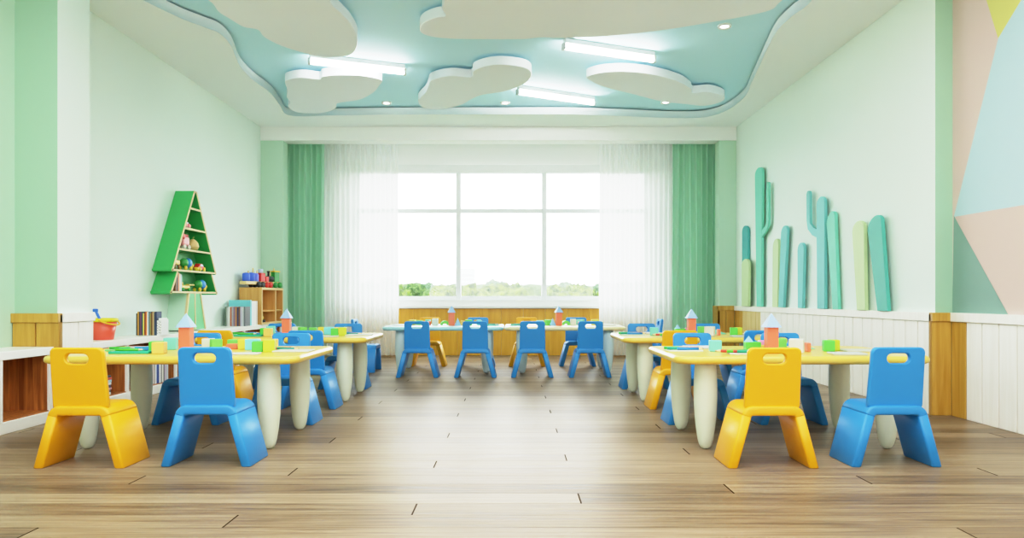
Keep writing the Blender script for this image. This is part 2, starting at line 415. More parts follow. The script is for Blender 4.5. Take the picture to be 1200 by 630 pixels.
# cloud boards under the blue ceiling
CL = [
 ('large white cloud board at the upper left of the blue ceiling', [cz(*p, 2.2) for p in ((256, 14), (267, 21), (285, 31.5), (302, 35), (310, 44), (330, 54), (356, 62), (378, 67), (404, 66), (416, 60), (419, 44), (411, 28), (400, 16), (388, 4))] + [(-1.35, 5.0), (-1.6, 4.55), (-2.0, 4.45), (-2.35, 4.7), (-2.42, 5.05), (-2.25, 5.35)]),
 ('white cloud board at the far left corner of the blue ceiling', [cz(*p, 2.2) for p in ((334.5, 99), (336, 94), (354, 91), (374, 93), (378, 90), (396, 88), (425, 89), (447, 94), (444, 101), (437, 109), (421, 117), (396, 121), (393, 127.5), (376, 132.5), (350, 132), (338, 126), (340, 120), (336, 114), (337, 106))]),
 ('white cloud board in the middle of the far ceiling edge', [cz(*p, 2.2) for p in ((490, 119), (494, 113), (499, 108), (502, 101), (506, 94), (528, 89), (552, 90.5), (555, 83), (572, 77), (594, 76), (617, 80), (623, 88), (615, 98), (592, 107), (566, 111), (553, 116), (540, 123), (516, 128), (496, 126))]),
 ('oval white cloud board near the right curve of the blue ceiling', [cz(*p, 2.2) for p in ((688, 90), (707, 85), (736, 84), (768, 88), (796, 96), (809, 104), (812, 109), (831, 108), (848, 113), (846, 119), (826, 124), (803, 122), (776, 119), (740, 110), (708, 102), (692, 95))]),
 ('biggest white cloud board, hanging above the middle of the room', [cz(*p, 2.2) for p in ((492, 34), (496, 27), (510, 21), (522, 18.5), (518, 10), (521, 1))] + [(-0.42, 4.85), (0.0, 4.5), (0.7, 4.4), (1.3, 4.7), (1.85, 4.8), (2.02, 5.1)] + [cz(*p, 2.2) for p in ((914, 3), (903, 12), (872, 19.5), (835, 26), (780, 35), (718, 42), (666, 44.5), (633, 44), (612, 46), (560, 46), (530, 45.5), (508, 43.5), (495, 39.5))]),
]
for lab, pts in CL:
    o = MB().prism(smooth_loop(pts, 4), 'z', 3.0, 3.085, bev=0.004).obj('cloud_board', M_cloud, auto=40)
    tag(o, lab, 'ceiling cloud', 'white cloud boards under the ceiling')
    c = sum((Vector(p) for p in pts), Vector((0, 0))) / len(pts)
    # hanging spacers between the board and the ceiling
    for dx, dy in ((-0.18, 0), (0.18, 0.05)): MB().cyl((c.x + dx, c.y + dy, 3.08), (c.x + dx, c.y + dy, ZU - 0.0008), 0.015).obj('spacer', M_white, o)

# fluorescent tubes and downlights
M_tube = emit('lit tube', (255, 255, 252), 18.0)
M_lens = emit('lit lens', (255, 250, 240), 7.0)
tubes = [((364, 72), (473, 84.5), 'slim lit tube lamp above the left cloud boards'), ((662, 55), (765, 70), 'slim lit tube lamp on the right, nearer the viewer'), ((608, 108), (695, 120.5), 'slim lit tube lamp beside the middle far cloud board')]
for p, q, lab in tubes:
    a = Vector(cz(*p, 2.235)).to_3d(); b = Vector(cz(*q, 2.235)).to_3d(); a.z = b.z = 3.035
    mid = (a + b) / 2; ln = (b - a).length; ang = math.atan2(b.y - a.y, b.x - a.x)
    t = tag(empty('tube_lamp', (mid.x, mid.y, 3.035), ang), lab, 'tube lamp', 'slim tube lamps on the ceiling')
    MB().cyl((-ln / 2, 0, 0), (ln / 2, 0, 0), 0.024, seg=16).obj('tube', M_tube, t)
    MB().rbox(-ln / 2 - 0.01, ln / 2 + 0.01, -0.028, 0.028, 0.03, ZU - 3.0358, 0.004).obj('housing', M_white, t)
    for s in (-1, 1): MB().rbox(s * (ln / 2 + 0.012) - 0.012, s * (ln / 2 + 0.012) + 0.012, -0.026, 0.026, -0.028, 0.034, 0.004).obj('end_cap', plain('grey end cap', (196, 202, 200), 0.4), t)
for (px, py), lab in (((453, 120.8), 'small round downlight between the far left and middle clouds'), ((592, 120.8), 'small round downlight beside the lowest tube lamp'), ((780, 120), 'small round downlight in front of the oval cloud board'), ((849, 31), 'round downlight at the upper right, nearest the viewer')):
    X, Y = cz(px, py, 2.30)
    t = tag(empty('downlight', (X, Y, 3.10)), lab, 'downlight', 'round ceiling downlights')
    MB().lathe([(0.035, 0.012), (0.037, -0.004), (0.055, -0.008), (0.058, 0.0), (0.058, 0.012)], seg=24).obj('trim_ring', M_white, t)
    MB().lathe([(0.034, 0.01), (0.034, 0.002)], seg=20).obj('lens', M_lens, t)

# ------------------------------------------------------------------ curtains
def curtain(name, x0, x1, y, z0, z1, folds, amp, mat, label, seed, cat='curtain', group=None):
    rnd = random.Random(seed); nx = folds * 12; rows = 7
    ph = [rnd.uniform(-0.5, 0.5) for _ in range(folds + 2)]; am = [rnd.uniform(0.55, 1.15) for _ in range(folds + 2)]
    vs = []; fs = []
    for r in range(rows + 1):
        t = r / rows; z = z1 + (z0 - z1) * t
        for i in range(nx + 1):
            u = i / nx * folds; k = int(u); fr = u - k; fr = fr * fr * (3 - 2 * fr)
            a = am[k] * (1 - fr) + am[k + 1] * fr; p = ph[k] * (1 - fr) + ph[k + 1] * fr
            x = x0 + (x1 - x0) * i / nx + 0.004 * math.sin(7 * t + u)
            vs.append((x, y + amp * a * math.sin(2 * PI * u + p + 0.25 * t), z))
    for r in range(rows):
        for i in range(nx): a = r * (nx + 1) + i; fs.append((a, a + 1, a + nx + 2, a + nx + 1))
    o = MB().add(vs, fs, 0, True).obj(name, mat, fix=False)
    return tag(o, label, cat, group)
M_sheer, M_drape = sheer_mat(), drape_mat()
yc = 9.82
cx = lambda px, y=yc: (px - CX) * y / F
curtain('green_drape', cx(329), cx(381), yc - 0.04, 0.02, 2.98, 8, 0.055, M_drape, 'green drape hanging at the left end of the window', 3, group='green drapes at the window')
curtain('green_drape', cx(787), cx(842), yc - 0.04, 0.02, 2.98, 8, 0.055, M_drape, 'green drape hanging at the right end of the window', 4, group='green drapes at the window')
curtain('sheer_curtain', cx(378), cx(466), yc + 0.06, 0.02, 3.0, 15, 0.026, M_sheer, 'sheer white curtain next to the left green drape', 5, group='sheer curtains at the window')
curtain('sheer_curtain', cx(703), cx(790), yc + 0.06, 0.02, 3.0, 15, 0.026, M_sheer, 'sheer white curtain next to the right green drape', 6, group='sheer curtains at the window')
for xa, xb, lab in ((XA, -1.5, 'white curtain rail above the left curtains'), (1.15, XB, 'white curtain rail above the right curtains')):
    o = MB().rbox(xa, xb, yc - 0.02, yc + 0.04, 2.99, 3.012, 0.003).obj('curtain_rail', M_white); tag(o, lab, 'curtain rail')

# ------------------------------------------------------------------ outdoors
GZ = -6.0
struct(MB().box(-400, 400, 14, 900, GZ - 0.5, GZ).obj('ground', leaf_mat('far meadow', (50, 66, 30), (70, 84, 46))))
LM = [leaf_mat('near leaves', (18, 34, 8), (76, 92, 26)), leaf_mat('fresh leaves', (22, 42, 12), (76, 94, 32)), leaf_mat('hazy leaves', (32, 52, 26), (70, 88, 46)), leaf_mat('far hazy leaves', (52, 70, 50), (76, 92, 68))]  # haze of distance mixed into the leaf colours of the farther belts
M_bark = plain('bark', (104, 86, 64), 0.9)
def crown_mesh(seed, mat):
    rnd = random.Random(seed); bm = bmesh.new()
    blobs = [(0, 0, 5.0, 2.1)] + [(rnd.uniform(-1.7, 1.7), rnd.uniform(-1.7, 1.7), rnd.uniform(3.0, 6.2), rnd.uniform(1.0, 1.6)) for _ in range(11)]
    for x, y, z, r in blobs:
        res = bmesh.ops.create_icosphere(bm, subdivisions=4, radius=r)
        for v in res['verts']:
            d = v.co.normalized(); k = 1 + 0.3 * noise.noise(d * 3.2 + Vector((x, y, seed))) + 0.16 * noise.noise(d * 9 + Vector((seed, z, y))) + 0.13 * noise.noise(d * 23 + Vector((x, seed, y)))
            v.co = v.co * k + Vector((x, y, z))
    me = bpy.data.meshes.new('crown'); bm.to_mesh(me); bm.free(); me.materials.append(mat)
    me.polygons.foreach_set('use_smooth', [True] * len(me.polygons)); return me
trunk_me = MB().cyl((0, 0, 0), (0, 0, 4.6), 0.28, 0.16, 10).mesh('trunk', M_bark)
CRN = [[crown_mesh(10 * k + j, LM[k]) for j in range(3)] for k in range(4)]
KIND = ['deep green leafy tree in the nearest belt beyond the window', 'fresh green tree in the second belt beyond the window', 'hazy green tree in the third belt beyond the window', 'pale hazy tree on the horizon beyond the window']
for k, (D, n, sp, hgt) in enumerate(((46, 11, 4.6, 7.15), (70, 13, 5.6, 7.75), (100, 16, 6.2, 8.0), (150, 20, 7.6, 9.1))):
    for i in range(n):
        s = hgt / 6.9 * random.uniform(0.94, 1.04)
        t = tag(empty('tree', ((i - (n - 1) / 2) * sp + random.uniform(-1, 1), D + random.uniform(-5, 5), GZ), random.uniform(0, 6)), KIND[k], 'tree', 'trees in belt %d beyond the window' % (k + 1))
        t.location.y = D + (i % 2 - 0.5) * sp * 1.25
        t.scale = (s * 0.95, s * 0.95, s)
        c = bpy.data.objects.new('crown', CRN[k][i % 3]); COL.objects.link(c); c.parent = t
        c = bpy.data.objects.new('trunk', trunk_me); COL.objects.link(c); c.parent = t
rw = random.Random(12); mb = MB()
for r in range(3):
    pts = [(-150 + 3 * i, 4.2 + 0.6 * r + 1.0 * noise.noise((i * 0.35, r * 7.0, 0)) + 0.5 * noise.noise((i * 1.7, r, 3))) for i in range(101)]
    pts = [(x, z) for x, z in pts]
    Y0 = 215 + 14 * r
    vs = []; fs = []
    for x, z in pts: vs += [(x, Y0, GZ), (x, Y0 + 2 * math.sin(x), z - 2.2), (x, Y0 + 3, z - 0.6), (x, Y0 + 7, z)]
    for i in range(100):
        for k in range(3): a = i * 4 + k; fs.append((a, a + 4, a + 5, a + 1))
    mb.add(vs, fs, 0, True)
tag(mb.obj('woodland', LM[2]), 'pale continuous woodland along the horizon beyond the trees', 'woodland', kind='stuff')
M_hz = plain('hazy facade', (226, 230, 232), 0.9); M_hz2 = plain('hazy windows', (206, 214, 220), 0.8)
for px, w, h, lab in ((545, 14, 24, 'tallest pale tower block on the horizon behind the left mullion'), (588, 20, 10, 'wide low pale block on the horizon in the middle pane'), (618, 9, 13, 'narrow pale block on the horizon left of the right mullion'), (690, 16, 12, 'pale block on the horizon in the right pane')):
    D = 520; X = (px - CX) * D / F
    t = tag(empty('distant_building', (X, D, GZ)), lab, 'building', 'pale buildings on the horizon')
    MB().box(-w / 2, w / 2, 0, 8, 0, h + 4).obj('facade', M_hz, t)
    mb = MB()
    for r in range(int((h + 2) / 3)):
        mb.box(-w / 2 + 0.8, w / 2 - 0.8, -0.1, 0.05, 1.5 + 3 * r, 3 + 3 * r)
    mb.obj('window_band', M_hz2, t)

# ------------------------------------------------------------------ low shelf unit along the left wall
XF, ZT = -2.97, 0.485
def shelf_unit(y0, y1, divs, label):
    t = tag(empty('low_shelf_unit', (XF, (y0 + y1) / 2, 0)), label, 'shelf unit', 'low white shelf units along the left wall')
    oy = -(y0 + y1) / 2; ox = -XF
    L_ = lambda mb, n, m: mb.obj(n, m, t)
    bx = lambda x0, x1, a, b, z0, z1, r=0.004: MB().rbox(x0 + ox, x1 + ox, a + oy, b + oy, z0, z1, r)
    L_(bx(XL + 0.002, XF, y0, y1, 0.435, ZT), 'shelf_top', M_bench)
    L_(bx(XL + 0.002, XF - 0.006, y0, y1, 0.0, 0.072), 'plinth', M_bench)
    L_(bx(XL + 0.004, XL + 0.022, y0 + 0.01, y1 - 0.01, 0.072, 0.435, 0.001), 'back_panel', M_benchw)
    L_(bx(XL + 0.01, XF - 0.012, y0 + 0.01, y1 - 0.01, 0.070, 0.080, 0.001), 'bottom_board', M_benchw)
    for d in divs: L_(bx(XL + 0.004, XF - 0.004, d - 0.018, d + 0.018, 0.07, 0.437, 0.002), 'divider', M_bench)
    for d in divs:      # wood lining of each upright, inside the bays
        for s in (-1, 1):
            if y0 + 0.03 < d + s * 0.03 < y1 - 0.03: L_(bx(XL + 0.02, XF - 0.02, d + s * 0.02 - 0.003, d + s * 0.02 + 0.003, 0.08, 0.434, 0.001), 'lining_panel', M_benchw)
    return t
YU1 = YP - 0.004
shelf_unit(0.6, YP0 - 0.035, [0.62, 1.4, 2.35, 3.3, 4.22, YP0 - 0.055], 'low white shelf unit with wood bays before the left pier')
shelf_unit(YP1 + 0.002, YU1, [YP1 + 0.02, 5.62, 6.43, 7.25, 8.07, 8.88, YU1 - 0.02], 'long low white shelf unit with wood bays beyond the left pier')

# books
def book(w, d, h, cover, label, group, loc, rz=0, flat=False):
    """upright: spine faces +x (the room); w thickness along y, d depth, h height"""
    mb = MB(); c = plain('cover %d %d %d' % cover, cover, 0.5)
    pg = plain('paper edges', (240, 236, 224), 0.8); t = 0.0025
    mb.box(-d, 0, -w / 2, -w / 2 + t, 0, h, 0).box(-d, 0, w / 2 - t, w / 2, 0, h, 0)
    mb.rbox(-0.006, 0.003, -w / 2, w / 2, 0, h, 0.0025, 2, 0)
    mb.box(-d + 0.004, -0.004, -w / 2 + t, w / 2 - t, 0.004, h - 0.004, 1)
    pass
    if flat:
        R = Matrix.Rotation(-PI / 2, 3, 'X')
        mb.v = [tuple(R @ Vector(p) + Vector((0, 0, w / 2))) for p in mb.v]
    o = mb.obj('book', [c, pg]); o.location = loc; o.rotation_euler = (0, 0, rz)
    return tag(o, label, 'book', group)
def book_row_x(x0, names, y, z, group, place, hs, w, d):
    for i, (n, c) in enumerate(names):
        book(w - 0.0006, d, hs[i % len(hs)], c, '%s book standing in the row %s' % (n, place), group, (x0 + w * (i + 0.5), y, z), -PI / 2)
def book_row(y0, names, x, z, group, place, hs, ws, d=0.2):
    y = y0
    for i, (n, c) in enumerate(names):
        w = ws[i % len(ws)]; h = hs[i % len(hs)]
        book(w - 0.001, d, h, c, '%s book standing in the row %s' % (n, place), group, (x, y + w / 2, z)); y += w
    return y
R1 = [('near-black', (46, 50, 58)), ('amber', (206, 152, 60)), ('charcoal', (74, 70, 74)), ('plum', (120, 66, 104)), ('dark teal', (44, 88, 92)), ('lemon', (236, 220, 96)), ('maroon', (128, 44, 36)), ('orange', (222, 128, 58)), ('white', (228, 230, 226)), ('grey blue', (104, 128, 142)), ('olive', (150, 146, 76)), ('brown', (112, 72, 44)), ('tan', (204, 172, 118)), ('slate', (86, 96, 104)), ('navy', (38, 58, 96))]
Yb = 6.12
xb, xe = (159.5 - CX) * Yb / F, (183.5 - CX) * Yb / F
book_row_x(xb, R1, Yb, ZT, 'books in the row beside the bucket', 'to the right of the red bucket', (0.186, 0.2, 0.2, 0.197, 0.201), (xe - xb) / len(R1), 0.09)
# white boxed cards with dark dots beside them
for i, (hh, lab) in enumerate(((0.125, 'white dotted box leaning nearest the row of books'), (0.145, 'white dotted box in the middle of three'), (0.135, 'white dotted box farthest from the row of books'))):
    t = tag(empty('dotted_box', (xe + 0.008 + i * 0.0125, Yb + 0.004 * (i % 2), ZT), -PI / 2), lab, 'box', 'white dotted boxes on the shelf')
    MB().rbox(-0.13, 0, -0.006, 0.006, 0, hh, 0.0015).obj('carton', plain('white card', (238, 240, 236), 0.6), t)
    mb = MB(); DOT = [0.0015 * ((i + k) % 3 - 1) for k in range(5)]
    for k in range(5): mb.cyl((-0.001, DOT[k], hh * (0.15 + 0.17 * k)), (0.0015, DOT[k], hh * (0.15 + 0.17 * k)), 0.0032, seg=10)
    mb.obj('dot', plain('dark dot', (52, 60, 64), 0.6), t)
R2 = [('grey green', (110, 128, 112)), ('pale grey', (196, 198, 196)), ('white', (232, 232, 228)), ('rust', (186, 108, 74)), ('dove grey', (170, 166, 172)), ('mauve', (142, 112, 136)), ('sienna', (192, 132, 84)), ('dark indigo', (66, 64, 100)), ('cocoa', (126, 88, 66)), ('lilac', (196, 186, 206)), ('silver', (208, 210, 214)), ('smoky grey', (120, 122, 128))]
Yc = 8.10
xb, xe = (263.5 - CX) * Yc / F, (287.5 - CX) * Yc / F
book_row_x(xb, R2, Yc, ZT, 'books in the row before the wooden cube shelf', 'in front of the wooden cube shelf', (0.215, 0.21, 0.218), (xe - xb) / len(R2), 0.15)
yz = 8.255
# taller folders right behind them
for i, (c, n, w) in enumerate((((128, 214, 222), 'turquoise', 0.05), ((236, 238, 236), 'white', 0.075), ((238, 236, 228), 'off-white', 0.07), ((214, 208, 200), 'grey white', 0.05))):
    y = yz + 0.02 + sum((0.05, 0.075, 0.07, 0.05)[:i])
    if y + w > 8.53: break
    book(w - 0.002, 0.24, 0.28 if i else 0.292, c, 'tall %s binder behind the book row' % n, 'tall binders before the wooden cube shelf', (-2.99, y + w / 2, ZT))
# books inside the bays
z0 = 0.081
y = at_x(181.5, 450, -2.99)[0]
for n, c, w, h in (('white', (236, 238, 236), 0.025, 0.27), ('navy', (26, 62, 138), 0.045, 0.27), ('white-spined', (240, 240, 238), 0.03, 0.265), ('dark grey', (70, 74, 82), 0.016, 0.255), ('ivory', (232, 230, 220), 0.03, 0.26), ('black', (46, 50, 56), 0.016, 0.25), ('mauve', (186, 172, 190), 0.035, 0.265), ('silver grey', (188, 194, 198), 0.035, 0.262)):
    book(w - 0.001, 0.2, h, c, '%s book upright in the shelf bay under the first table edge' % n, 'upright books inside the low shelf', (-2.99, y + w / 2, z0)); y += w
z = z0; rr = random.Random(3)
for n, c in (('pale grey', (206, 212, 212)), ('dark brown', (84, 66, 60)), ('dusty pink', (206, 150, 148)), ('navy', (58, 66, 100)), ('white', (234, 234, 230)), ('light blue', (172, 202, 214)), ('red', (196, 72, 56)), ('black', (62, 58, 56))):
    w = rr.choice((0.016, 0.02, 0.024, 0.018))
    book(w - 0.0006, 0.2, 0.17 + rr.uniform(-0.01, 0.01), c, '%s book lying in the flat pile inside the shelf bay' % n, 'books piled flat inside the low shelf', (-2.99, 5.235 + rr.uniform(-0.004, 0.008), z), flat=True); z += w

# bucket with its spade
by, bz = 5.50, ZT
t = tag(empty('bucket', (-3.105, by, bz)), 'red toy bucket with yellow rim on the low shelf', 'bucket')
t.scale = (1.06, 1.06, 1.06)
prof = [(0.002, 0.004), (0.068, 0.0), (0.072, 0.004), (0.094, 0.135), (0.088, 0.135), (0.067, 0.012), (0.002, 0.012)]
MB().lathe(prof, seg=32, caps=False).obj('body', plain('coral red plastic', (240, 92, 66), 0.4, coat=0.2), t)
MB().lathe([(0.086, 0.130), (0.098, 0.128), (0.102, 0.136), (0.1, 0.15), (0.094, 0.153), (0.086, 0.148), (0.086, 0.130)], seg=32, caps=False).obj('rim', plain('yellow rim plastic', (226, 214, 20), 0.4), t)
pts = [(0.03 + 0.075 * math.sin(a) * 1.0, -0.1 * math.cos(a), 0.140 - 0.035 * math.sin(a)) for a in [PI * i / 16 for i in range(17)]]
MB().tube(pts, 0.0055).obj('handle', plain('amber handle plastic', (246, 190, 20), 0.4), t)
t = tag(empty('toy_spade', (-3.098, by - 0.035, bz + 0.02)), 'blue toy spade standing in the red bucket', 'spade')
M_sp = plain('cobalt plastic', (56, 120, 226), 0.4)
MB().tube([(0.03, 0.02, 0.0), (0, 0, 0.12), (-0.028, -0.02, 0.2)], 0.010).obj('shaft', M_sp, t)
MB().rbox(-0.05, -0.01, -0.026, -0.012, 0.19, 0.215, 0.006).obj('grip', M_sp, t)
MB().prism([(0.012, 0.0), (0.05, 0.0), (0.05, 0.05), (0.031, 0.07), (0.012, 0.05)], 'y', 0.012, 0.018, bev=0.001).obj('blade', M_sp, t)

# cube shelf with the toy train on top
CY0, CY1, CZ1, CX0, CX1 = 8.56, 9.36, 0.925, -3.22, -2.955
t = tag(empty('cube_shelf', ((CX0 + CX1) / 2, (CY0 + CY1) / 2, ZT)), 'wooden open cube shelf standing on the low shelf by the drape', 'cube shelf')
def cb(n, x0, x1, y0, y1, z0, z1, m, par=t): return MB().rbox(x0 - t.location.x, x1 - t.location.x, y0 - t.location.y, y1 - t.location.y, z0 - ZT, z1 - ZT, 0.003).obj(n, m, par)
cb('side_panel', CX0, CX1, CY0, CY0 + 0.024, ZT, CZ1, M_cab); cb('side_panel', CX0, CX1, CY1 - 0.024, CY1, ZT, CZ1, M_cab)
cb('top_panel', CX0, CX1 + 0.002, CY0 - 0.002, CY1 + 0.002, CZ1 - 0.024, CZ1, M_cab); cb('bottom_panel', CX0, CX1, CY0 + 0.024, CY1 - 0.024, ZT, ZT + 0.024, M_cab)
cb('back_panel', CX0, CX0 + 0.01, CY0 + 0.02, CY1 - 0.02, ZT, CZ1 - 0.01, M_cab)
cb('divider', CX0 + 0.01, CX1, 9.055, 9.079, ZT + 0.024, CZ1 - 0.024, M_cab)
cb('shelf_board', CX0 + 0.01, CX1 - 0.01, CY0 + 0.024, 9.055, ZT + 0.15, ZT + 0.168, M_cab)
cb('shelf_board', CX0 + 0.01, CX1 - 0.01, 9.079, CY1 - 0.024, ZT + 0.15, ZT + 0.168, M_cab)
for y0, y1 in ((CY0, CY0 + 0.026), (9.053, 9.081), (CY1 - 0.026, CY1)): cb('edge_band', CX1 - 0.002, CX1 + 0.003, y0, y1, ZT, CZ1, M_cabedge)
cb('edge_band', CX1 - 0.002, CX1 + 0.004, CY0, CY1, CZ1 - 0.028, CZ1 + 0.001, M_cabedge)
cb('edge_band', CX1 - 0.002, CX1 + 0.004, CY0, CY1, ZT, ZT + 0.022, M_cabedge)

def C(n, c, r=0.4): return plain(n, c, r, coat=0.2)
T_red, T_yel, T_grn, T_blu, T_blk, T_tan, T_pnk = C('toy red', (226, 44, 40)), C('toy yellow', (240, 200, 50)), C('toy green', (40, 150, 60)), C('toy blue', (54, 100, 220)), C('toy black', (34, 42, 46)), C('toy maple', (232, 204, 140)), C('toy pink', (244, 150, 156))
# duck figure in the cube shelf
t2 = tag(empty('toy_duck', (-3.0, 8.68, ZT + 0.0248)), 'small yellow toy duck on black wheels inside the cube shelf', 'toy duck')
MB().ball((0, 0, 0.055), 0.032, (0.8, 1.2, 0.9)).obj('body', T_yel, t2); MB().ball((0, -0.02, 0.098), 0.022).obj('head', T_yel, t2)
MB().lathe([(0.008, 0), (0.001, 0.02)], (0, -0.04, 0.096), 8, R=Matrix.Rotation(PI / 2, 3, 'X')).obj('beak', T_red, t2)
for s in (-1, 1):
    for yy in (-0.025, 0.03): MB().cyl((s * 0.026, yy, 0.016), (s * 0.036, yy, 0.016), 0.016).obj('wheel', T_blk, t2)
MB().rbox(-0.028, 0.028, -0.05, 0.055, 0.012, 0.026, 0.003).obj('base', T_blk, t2)

t = tag(empty('toy_train', (-3.055, 8.90, CZ1), -0.28), 'wooden toy train with coloured blocks on top of the cube shelf', 'toy train')
# the train runs along y; local y, z
MB().rbox(-0.045, 0.045, -0.40, 0.30, 0.035, 0.075, 0.01).obj('base', T_tan, t)
for y, m in ((-0.16, T_blk), (-0.085, T_blk), (0.0, T_red), (0.075, T_red), (0.18, T_grn), (0.27, T_grn)):
    for s in (-1, 1): MB().cyl((s * 0.046, y, 0.036), (s * 0.066, y, 0.036), 0.036, seg=18).obj('wheel', m, t)
for y, h, m in ((-0.33, 0.10, T_blu), (-0.24, 0.105, T_blu), (-0.16, 0.10, C('toy periwinkle', (104, 122, 232)))):
    MB().lathe([(0.042, 0), (0.045, 0.01), (0.045, h - 0.02), (0.036, h - 0.005), (0.012, h)], (0, y, 0.075), 16).obj('blue_peg_block', m, t)
MB().rbox(-0.038, 0.038, -0.095, -0.005, 0.075, 0.18, 0.006).obj('red_block', T_red, t); MB().lathe([(0.03, 0), (0.03, 0.05)], (0, -0.05, 0.18), 14).obj('white_block', C('toy pale blue', (200, 214, 236)), t)
MB().rbox(-0.036, 0.036, 0.01, 0.07, 0.075, 0.14, 0.006).obj('red_block', T_red, t)
MB().cyl((0, 0.08, 0.112), (0, 0.2, 0.112), 0.036, seg=16).obj('boiler', T_blk, t); MB().lathe([(0.012, 0), (0.012, 0.05), (0.02, 0.06), (0.02, 0.07)], (0, 0.11, 0.14), 12).obj('chimney', T_blk, t)
MB().rbox(-0.04, 0.04, 0.185, 0.285, 0.075, 0.20, 0.006).obj('cab', T_grn, t); MB().rbox(-0.048, 0.048, 0.175, 0.295, 0.20, 0.216, 0.005).obj('cab_roof', T_yel, t)
for y, h in ((-0.29, 0.2), (-0.2, 0.235), (-0.12, 0.21), (0.145, 0.22), (0.225, 0.245)): MB().cyl((0, y, 0.075), (0, y, h), 0.008, seg=10).obj('peg', T_tan, t)

# ------------------------------------------------------------------ tree-shaped wall shelf
SX0, SX1 = XL + 0.003, -3.065
t = tag(empty('tree_shelf', (XL, 7.03, 0.85)), 'green tree-shaped toy shelf on the left wall', 'wall shelf')
yc_ = 7.03
def slab(n, p, q, th, m, x0=SX0, x1=SX1, par=t):
    """board between two (y, z) points seen end-on, thickness th inwards"""
    p = Vector(p); q = Vector(q); d = (q - p).normalized(); nn = Vector((-d.y, d.x)) * th
    poly = [p, q, q + nn, p + nn]
    return MB().prism([(a.x - yc_, a.y - 0.85) for a in poly], 'x', x0 - XL, x1 - XL).obj(n, m, par)
def edged(n, p, q, th, m):
    slab(n, p, q, th, m, SX0, SX1 - 0.004)
    slab('plywood_edge', p, q, th, M_ply, SX1 - 0.0045, SX1)
ap, aw, hb = (1.833, 0.03, 0.49); zb = 1.05
edged('side_board', (yc_ + hb, zb), (yc_ + aw, ap), 0.022, M_grn); edged('side_board', (yc_ - aw, ap), (yc_ - hb, zb), 0.022, M_grn)
edged('top_board', (yc_ + aw, ap - 0.0), (yc_ - aw, ap - 0.0), 0.016, M_grn)
half = lambda z: aw + (hb - aw) * (ap - z) / (ap - zb)
SZ = [1.665, 1.465, 1.262]
for z in SZ: edged('shelf_board', (yc_ - half(z) + 0.02, z - 0.018), (yc_ + half(z) - 0.02, z - 0.018), 0.018, M_grn)
edged('shelf_board', (yc_ - hb, zb - 0.004), (yc_ + hb, zb - 0.004), 0.018, M_grn)
lz0, lz1, lh0, lh1 = 0.845, 1.046, 0.52, 0.385
edged('lower_side_board', (yc_ + lh0, lz0), (yc_ + lh1, lz1), 0.022, M_grn); edged('lower_side_board', (yc_ - lh1, lz1), (yc_ - lh0, lz0), 0.022, M_grn)
edged('shelf_board', (yc_ - lh0, lz0), (yc_ + lh0, lz0), 0.018, M_grn)
MB().prism([(-hb + 0.01, zb - 0.85), (hb - 0.01, zb - 0.85), (aw - 0.01, ap - 0.86), (-aw + 0.01, ap - 0.86)], 'x', 0.004, 0.012).obj('back_board', M_grnm, t)
MB().prism([(-lh0 + 0.01, lz0 - 0.85), (lh0 - 0.01, lz0 - 0.85), (lh1 - 0.01, lz1 - 0.85), (-lh1 + 0.01, lz1 - 0.85)], 'x', 0.004, 0.012).obj('back_board', M_grnm, t)
# trunk
tk = MB().prism([(-0.235, 0.496 - 0.85), (0.245, 0.496 - 0.85), (0.13, -0.006), (-0.15, -0.006)], 'x', 0.004, SX1 - XL - 0.012).obj('trunk', M_grnd, t)
MB().prism([(-0.20, 0.497 - 0.85), (0.215, 0.497 - 0.85), (0.105, -0.008), (-0.125, -0.008)], 'x', SX1 - XL - 0.0125, SX1 - XL - 0.006).obj('front_panel', M_grnm, tk)
slab('trunk_edge', (yc_ - 0.15, 0.844), (yc_ - 0.235, 0.498), 0.022, M_ply, SX1 - 0.02, SX1, tk); slab('trunk_edge', (yc_ + 0.245, 0.498), (yc_ + 0.13, 0.844), 0.022, M_ply, SX1 - 0.02, SX1, tk)
slab('trunk_edge', (yc_ + 0.012, 0.498), (yc_ + 0.002, 0.844), 0.016, M_ply, SX1 - 0.018, SX1 - 0.002, tk)

def toy_car(loc, body, wheel, label, L_=0.13, h=0.05, name='toy_car'):
    t = tag(empty(name, loc, PI / 2), label, 'toy car')
    r = 0.021
    pr = [(-L_ / 2, r * 0.8), (L_ / 2, r * 0.8), (L_ / 2, r * 0.8 + h * 0.45), (L_ * 0.28, r + h * 0.55), (L_ * 0.14, r + h), (-L_ * 0.26, r + h), (-L_ * 0.42, r + h * 0.55), (-L_ / 2, r + h * 0.5)]
    MB().prism(pr, 'y', -0.026, 0.026, bev=0.005).obj('body', body, t)
    MB().prism([(-L_ * 0.22, r + h * 0.58), (L_ * 0.19, r + h * 0.58), (L_ * 0.11, r + h * 0.9), (-L_ * 0.2, r + h * 0.9)], 'y', -0.0275, 0.0275).obj('side_window', C('toy pale blue', (200, 214, 236)), t)
    for x in (-L_ * 0.3, L_ * 0.3):
        for s in (-1, 1): MB().cyl((x, s * 0.022, r), (x, s * 0.034, r), r, seg=16).obj('wheel', wheel, t)
    return t
xt = -3.125
toy_car((xt, yc_ - 0.10, SZ[1] + 0.001), T_red, T_pnk, 'small red toy car, highest toy on the green tree shelf', 0.11, 0.04)
